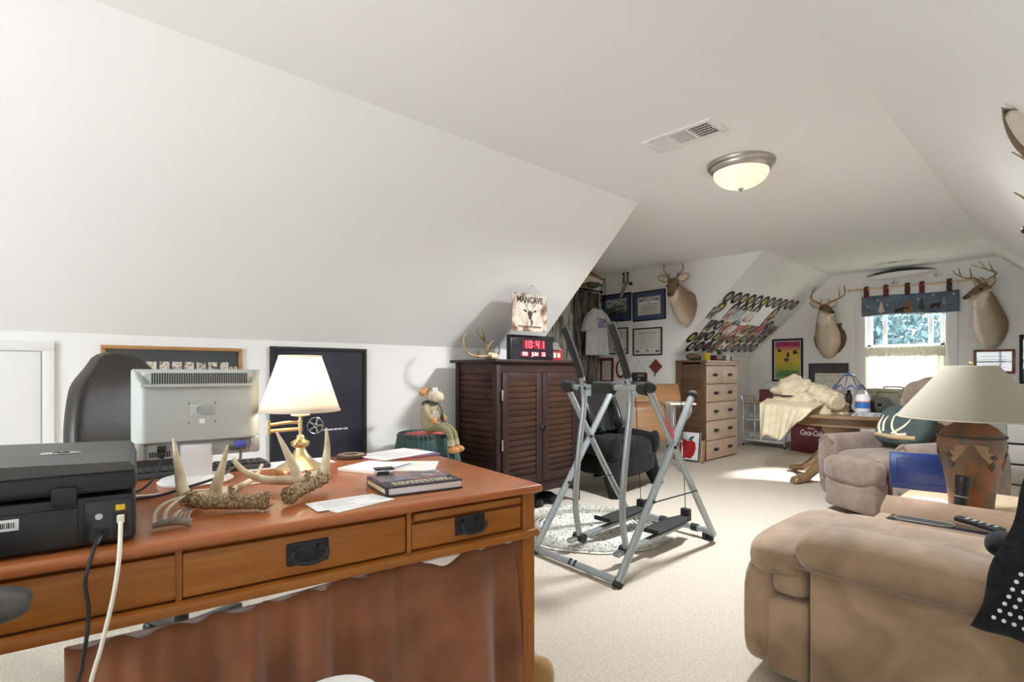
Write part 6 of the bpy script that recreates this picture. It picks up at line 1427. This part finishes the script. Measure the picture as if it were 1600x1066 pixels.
for k, pts in enumerate(([(.10,-.08),(.02,-.09),(-.04,-.03),(-.05,.05),(-.02,.09)], [(-.02,-.09),(.06,-.02),(.10,.06)], [(-.12,-.10),(-.16,-.03),(-.15,.06)], [(-.10,-.08),(-.12,.0),(-.10,.06)])):
    P = spline([(.072-.10*(abs(x)+abs(y))*.35, x, y) for x, y in pts], 5); MB().tube(P, lerp_list([.013,.011,.006], len(P)), 8).build('antler_applique', 'felt_cream', pw_)
q_ = MB(); q_.tube(spline([(.05,-.17,-.10),(.065,0,-.115),(.05,.17,-.10)], 6), .02, 10); q_.build('rope_trim', 'pillow_rope', pw_)

# ------------------------------------------------------------------ end table, clay lamp, blue box
wood('pale_oak', (.60,.45,.28), (.70,.56,.38), 0, 7, .4)
et = thing('end_table', 'low pale wooden end table between the two recliners', 'end table', (3.57, .36, 0))
MB().box(-.42,-.36,.395,.42,.34,.42,.006).build('tabletop', 'pale_oak', et); MB().box(-.38,-.32,.33,.38,.30,.395).build('apron', 'pale_oak', et)
for x in (-.38,.34):
    for y in (-.32,.26): MB().box(x,y,0,x+.04,y+.04,.34,.003).build('leg', 'pale_oak', et)
m, nt, b = nodes('clay_pot'); n = N(nt, 'ShaderNodeTexNoise'); n.inputs['Scale'].default_value = 7; n.inputs['Detail'].default_value = 6; nt.links.new(coords(nt, (1,1,.7)), n.inputs['Vector'])
nt.links.new(ramp(nt, n.outputs['Fac'], [(.30, (.075,.055,.035)), (.45, (.17,.10,.055)), (.58, (.32,.115,.045)), (.72, (.24,.085,.04))]), b.inputs['Base Color']); b.inputs['Roughness'].default_value = .5
mat('clay_tan', (.36,.235,.13), .6, col2=(.28,.17,.09), vs_=20); mat('clay_dark', (.07,.06,.045), .6); m = mat('linen', (.46,.42,.335), .9, col2=(.52,.48,.39), vs_=60, bump=.2, bs=220)
sheer('linen_shade', (.40,.37,.30), .2)
lm = thing('clay_lamp', 'large southwestern clay table lamp with wide linen shade', 'lamp', (3.39, .385, .421), math.radians(-120))
PROF = [(.082,0),(.085,.01),(.087,.06),(.096,.14),(.111,.22),(.124,.28),(.130,.325),(.129,.350),(.126,.365)]
MB().lathe(PROF+[(.116,.385),(.092,.410),(.062,.428),(.040,.436)], 56).build('pot', 'clay_pot', lm)
def pr_r(z):
    for (r0, z0), (r1, z1) in zip(PROF, PROF[1:]):
        if z0 <= z <= z1: return r0+(r1-r0)*(z-z0)/(z1-z0)
    return .127
def onpot(poly, m_, nm, dr_=.0025):                           # a motif laid on the curved pot wall
    c0 = (sum(a for a, _ in poly)/len(poly), sum(z for _, z in poly)/len(poly)); mb = MB(); n_ = len(poly); K = 5
    P = lambda a, z: ((pr_r(z)+dr_)*math.cos(a), (pr_r(z)+dr_)*math.sin(a), z)
    for i in range(n_):
        a, b_ = poly[i], poly[(i+1) % n_]; rows = []
        for j in range(K+1):
            t_ = j/K; rows.append([P(*(c0[k]+((a[k]+(b_[k]-a[k])*(s_/K))-c0[k])*t_ for k in (0,1))) for s_ in range(K+1)])
        o_ = len(mb.v); mb.v += [p for r in rows for p in r]
        for j in range(K):
            for s_ in range(K): mb.f.append((o_+j*(K+1)+s_, o_+j*(K+1)+s_+1, o_+(j+1)*(K+1)+s_+1, o_+(j+1)*(K+1)+s_))
    return mb.build(nm, m_, lm, ang=60, thick=.002)
for c_ in (-.93, 2*PI/3-.93, 4*PI/3-.93):
    for s_ in (-1, 1):
        zig = [(c_+s_*.04,.338),(c_+s_*.50,.332),(c_+s_*.30,.306),(c_+s_*.70,.296),(c_+s_*.44,.276),(c_+s_*.88,.232),(c_+s_*.56,.244),(c_+s_*.26,.288)]
        onpot(zig, 'clay_tan', 'zigzag_motif'); onpot([(c_+s_*.66,.262),(c_+s_*.80,.238),(c_+s_*.68,.212),(c_+s_*.54,.238)], 'clay_dark', 'diamond_motif', .005); onpot([(c_+s_*.70,.292),(c_+s_*.86,.275),(c_+s_*.70,.268),(c_+s_*.58,.276)], 'clay_dark', 'diamond_motif', .005)
rp = MB()
for k in range(2): rp.tube([((.128+.003*math.cos(a*1.1+k*PI))*math.cos(a*2*PI/90), (.128+.003*math.cos(a*1.1+k*PI))*math.sin(a*2*PI/90), .366+.004*math.sin(a*1.1+k*PI)) for a in range(90)], .0038, 6, closed=True)
rp.build('rope_ring', 'clay_dark', lm)
MB().tube([(0,0,.43),(0,0,.50)], .022, 14).build('neck', 'clay_dark', lm); MB().tube([(0,0,.50),(0,0,.715)], .004, 8).build('harp', 'brass', lm)
shd = MB().lathe([(.290,.452),(.288,.460),(.103,.698),(.100,.704)], 48, cap=False).build('shade', 'linen_shade', lm, ang=30, thick=.004)
MB().tube([(.29*math.cos(a*PI/24), .29*math.sin(a*PI/24), .453) for a in range(48)], .004, 6, closed=True).build('shade_rim', 'linen', shd)
MB().ell((0,0,.715), (.009,.009,.012), n=10, m_=8).build('finial', 'brass', lm)
m, nt, b = nodes('blue_plastic'); b.inputs['Base Color'].default_value = (.018,.045,.20,1); b.inputs['Roughness'].default_value = .25; b.inputs['Transmission Weight'].default_value = .15
bb_ = thing('blue_bin', 'translucent blue plastic bin standing on end before recliner', 'storage bin', (3.80, .635, .421), math.radians(-78))
MB().box(-.155,0,.0,.155,.10,.200,.015).build('tub', 'blue_plastic', bb_); MB().box(-.162,-.012,.0,.162,.0,.208,.010).build('lid', 'blue_plastic', bb_)
for bb in ((-.13,.172,.13,.178),(-.13,.03,.13,.036),(-.13,.036,-.124,.172),(.124,.036,.13,.172)): MB().box(bb[0],-.017,bb[1],bb[2],-.011,bb[3],.002).build('lid_ridge', 'blue_plastic', bb_)
lo = thing('loose_paper', 'white paper lying beside the blue bin on end table', 'paper', (3.50, .555, .4208), .4); MB().box(-.10,-.07,0,.10,.07,.001).build('sheet', 'paper', lo, ang=0); text_rows(lo, -.08, .08, -.05, .05, 4, .001, 'ink', .2, 31)
fl_ = thing('black_flashlight', 'tall black flashlight standing before the clay lamp', 'flashlight', (3.145+.17, .425-.05+.02, .421)); fl_.rotation_euler = (math.radians(4), math.radians(8), 0)
fl_.location = (3.185, .405, .4215)
MB().lathe([(.024,0),(.026,.01),(.026,.13),(.030,.15),(.030,.195),(.024,.198)], 20).build('barrel', 'black_plastic', fl_); MB().lathe([(.0265,.10),(.0265,.106)], 20, cap=False).build('green_ring', 'felt_sage', fl_)

# ------------------------------------------------------------------ tan recliner with console
tr_ = thing('tan_recliner', 'tan suede reclining seat with padded arm and console', 'recliner', (1.90, 0, 0))
def part(nm, mb, m_='tan_suede', par=tr_, ang=75): return mb.build(nm, m_, par, ang=ang)
part('side_panel', MB().box(.035,-.40,.04,.20,.632,.47,.015))
def roll(u, v):                                              # padded arm, closed rings from front to rear
    pass
rings = []
for i in range(27):
    t_ = i/26; y = .700-.62*t_
    e = math.sin(PI/2*min(1, t_/.12))**.6*math.sin(PI/2*min(1, (1-t_)/.07))**.6
    e = max(.05, e); hh = (.070+.008*math.sin(t_*PI))*e; ww = .135*e
    zc = .497+.010*math.sin(t_*7)*0-.006*t_; xc = .125
    dim = 1-.05*math.exp(-((t_-.93)/.03)**2)
    rings.append([(xc+ww*dim*math.copysign(abs(math.cos(q*PI/16))**.8, math.cos(q*PI/16)), y, zc+hh*dim*math.copysign(abs(math.sin(q*PI/16))**.85, math.sin(q*PI/16))+.006*noise.noise(Vector((q*.3, t_*9, 0)))) for q in range(32)])
arm_ = part('arm', MB().loft(rings))
MB().tube(spline([(-.005,.655,.452),(-.008,.45,.448),(-.006,.25,.444),(.0,.10,.446)], 6), .0035, 6).build('arm_seam', 'tan_suede_dark', arm_)
fr_ = part('footrest', MB().ell((.40,.800,.235), (.375,.072,.205), .45, 34, 16))
part('footrest_top', MB().ell((.40,.745,.435), (.375,.125,.068), .55, 34, 14), par=fr_); part('footrest_pad', MB().ell((.40,.700,.372), (.372,.072,.055), .45, 30, 12), par=fr_)
part('footrest_side', MB().box(.032,.636,.05,.76,.775,.315,.022, seg=3), par=fr_)
part('seat', MB().ell((.47,.30,.445), (.245,.37,.062), .5, 34, 14)); part('seat_front', MB().ell((.47,.60,.462), (.245,.135,.055), .6, 30, 12))
part('seat_base', MB().box(.10,-.35,.05,.72,.66,.42,.02))
co_ = part('console', MB().box(.735,-.34,.05,1.02,.635,.485,.030, seg=3))
part('console_lid', MB().prism([(.135,0),(.285,0),(.285,.055),(.255,.062),(.16,.028)], .95, frame_from((1,0,0),(0,0,1),(0,-1,0),(.735,.62,.480))), par=co_, ang=30)
MB().box(.765,-.20,.480,.868,.575,.4885,.003).build('tray', 'printer_gloss', co_)
MB().prism(rounded(.070,.19,.034), .003, Matrix.Translation((.815,.455,.4885))).build('cup_well', 'black_matte', co_); MB().tube([(.815+x, .455+y, .4905) for x, y in rounded(.076,.196,.037)], .003, 6, closed=True).build('well_rim', 'nickel', co_)
MB().box(.778,-.19,.4880,.856,.235,.4900).build('tray_well', 'black_matte', co_)
part('backrest', MB().ell((.42,-.155,.62), (.36,.155,.27), .45, 34, 18, rot=(math.radians(14),0,0))); part('lumbar', MB().ell((.44,-.02,.545), (.27,.11,.11), .6, 28, 12))
part('rear_panel', MB().box(.06,-.42,.05,1.0,-.30,.80,.04, seg=3))
wl = thing('remote_control', 'dark remote control lying in the console tray', 'remote', (2.725, .30, .4925), math.radians(62)); wl.rotation_euler = (0, math.radians(-6), math.radians(75)); wl.location = (2.722, .285, .506); MB().box(-.075,-.022,-.004,.075,.022,.014,.005).build('shell', 'black_plastic', wl); q_ = MB()
for i in range(5):
    for j in range(3): q_.box(-.055+.022*i,-.014+.011*j,.013,-.045+.022*i,-.007+.011*j,.016)
q_.build('buttons', 'monitor_dark', wl, kind='stuff')
# dotted blanket over its back
mat('blanket_black', (.008,.008,.010), .95, col2=(.016,.016,.019), vs_=60, sheen=.1, spec=.2); mat('blanket_white', (.70,.70,.68), .95)
bl = thing('dotted_blanket', 'black blanket with white dots draped over the tan recliner back', 'blanket', (1.90, 0, 0))
def blk(u, v):
    """u: from room side to the rear, v: from over the top down the outside"""
    zz = .94-.04*(v/.35)**2 if v < .35 else .90-.475*(v-.35)/.65
    yl_ = .212-.25*(zz-.425)+.006*math.sin(v*19); y = yl_-.50*u
    if v < .35:
        t_ = v/.35; x = .55-.58*t_; z = .94-.04*t_**2-.03*max(0, .2-u)/.2
    else:
        t_ = (v-.35)/.65; x = -.03-.035*math.sin(PI*min(1, t_*1.2))*.6; z = .90-.475*t_-.06*u*t_-.03*(1-t_)*max(0, .2-u)/.2
    x += .010*math.sin(u*24+v*4)*v; return (x, y, z)
MB().grid(blk, 44, 44).build('cloth', 'blanket_black', bl, ang=80, thick=.006)
dt = MB()
for k in range(8):
    for j in range(17):
        v_ = .46+.030*j+.005*k; u_0 = .060+.040*k+.018*(16-j)*.55
        if u_0 > .95 or v_ > .985: continue
        p_ = Vector(blk(u_0, v_)); dt.ell((p_.x-.005, p_.y, p_.z), (.003,.0055,.0055), n=6, m_=4)
dt.build('white_dots', 'blanket_white', bl, kind='stuff')
MB().ell((.36,.175,.560), (.075,.050,.038), .9, 20, 12).build('bunched_end', 'blanket_black', bl)

# ------------------------------------------------------------------ buck mount on the right slope, only its antlers and ear reach into view
dm = deer('deer_mount', 'buck mount on right slope whose ear and antler tips show', (2.42, -.30, 1.225), PI/2, nk(0), 0, math.radians(-15), [([(-.02,.03,.06),(-.05,.09,.12)], .012)], False, .9)
xt = MB()
for tip, mid, r0 in (((2.178,.155,1.752),(2.27,.09,1.71),.010), ((2.185,.150,1.632),(2.28,.09,1.60),.010), ((2.100,.128,1.905),(2.20,.06,1.80),.010)):
    P = [Vector((2.36,.0,1.66)), Vector(mid), Vector(tip)]; horn(xt, [dm.matrix_basis.inverted() @ p for p in P], r0, .002, 8)
xt.build('antler_tines', 'antler_dark', dm)
E0, E1 = Vector((2.345,.02,1.72)), Vector((2.158,.172,1.878)); ax = (E1-E0); L_ = ax.length; ax.normalize(); nf = Vector((-.6,-.2,-.5)); nf = (nf-ax*nf.dot(ax)).normalized(); wx = ax.cross(nf); inv = dm.matrix_basis.inverted()
def ear_(u, v, k=0):
    w_ = .058*math.sin(PI*min(1, .15+.85*v))**.8; x_ = (u-.5)*2; return tuple(inv @ (E0+ax*(L_*v)+wx*(w_*x_)+nf*(-.02*(1-x_*x_)+k)))
MB().grid(lambda u, v: ear_(u, v), 9, 12).build('near_ear', 'ear_outer', dm, ang=80, thick=.004); MB().grid(lambda u, v: ear_(.14+.72*u, v*.92, .004), 9, 10).build('near_ear_lining', 'felt_cream', dm, ang=80, thick=.002)
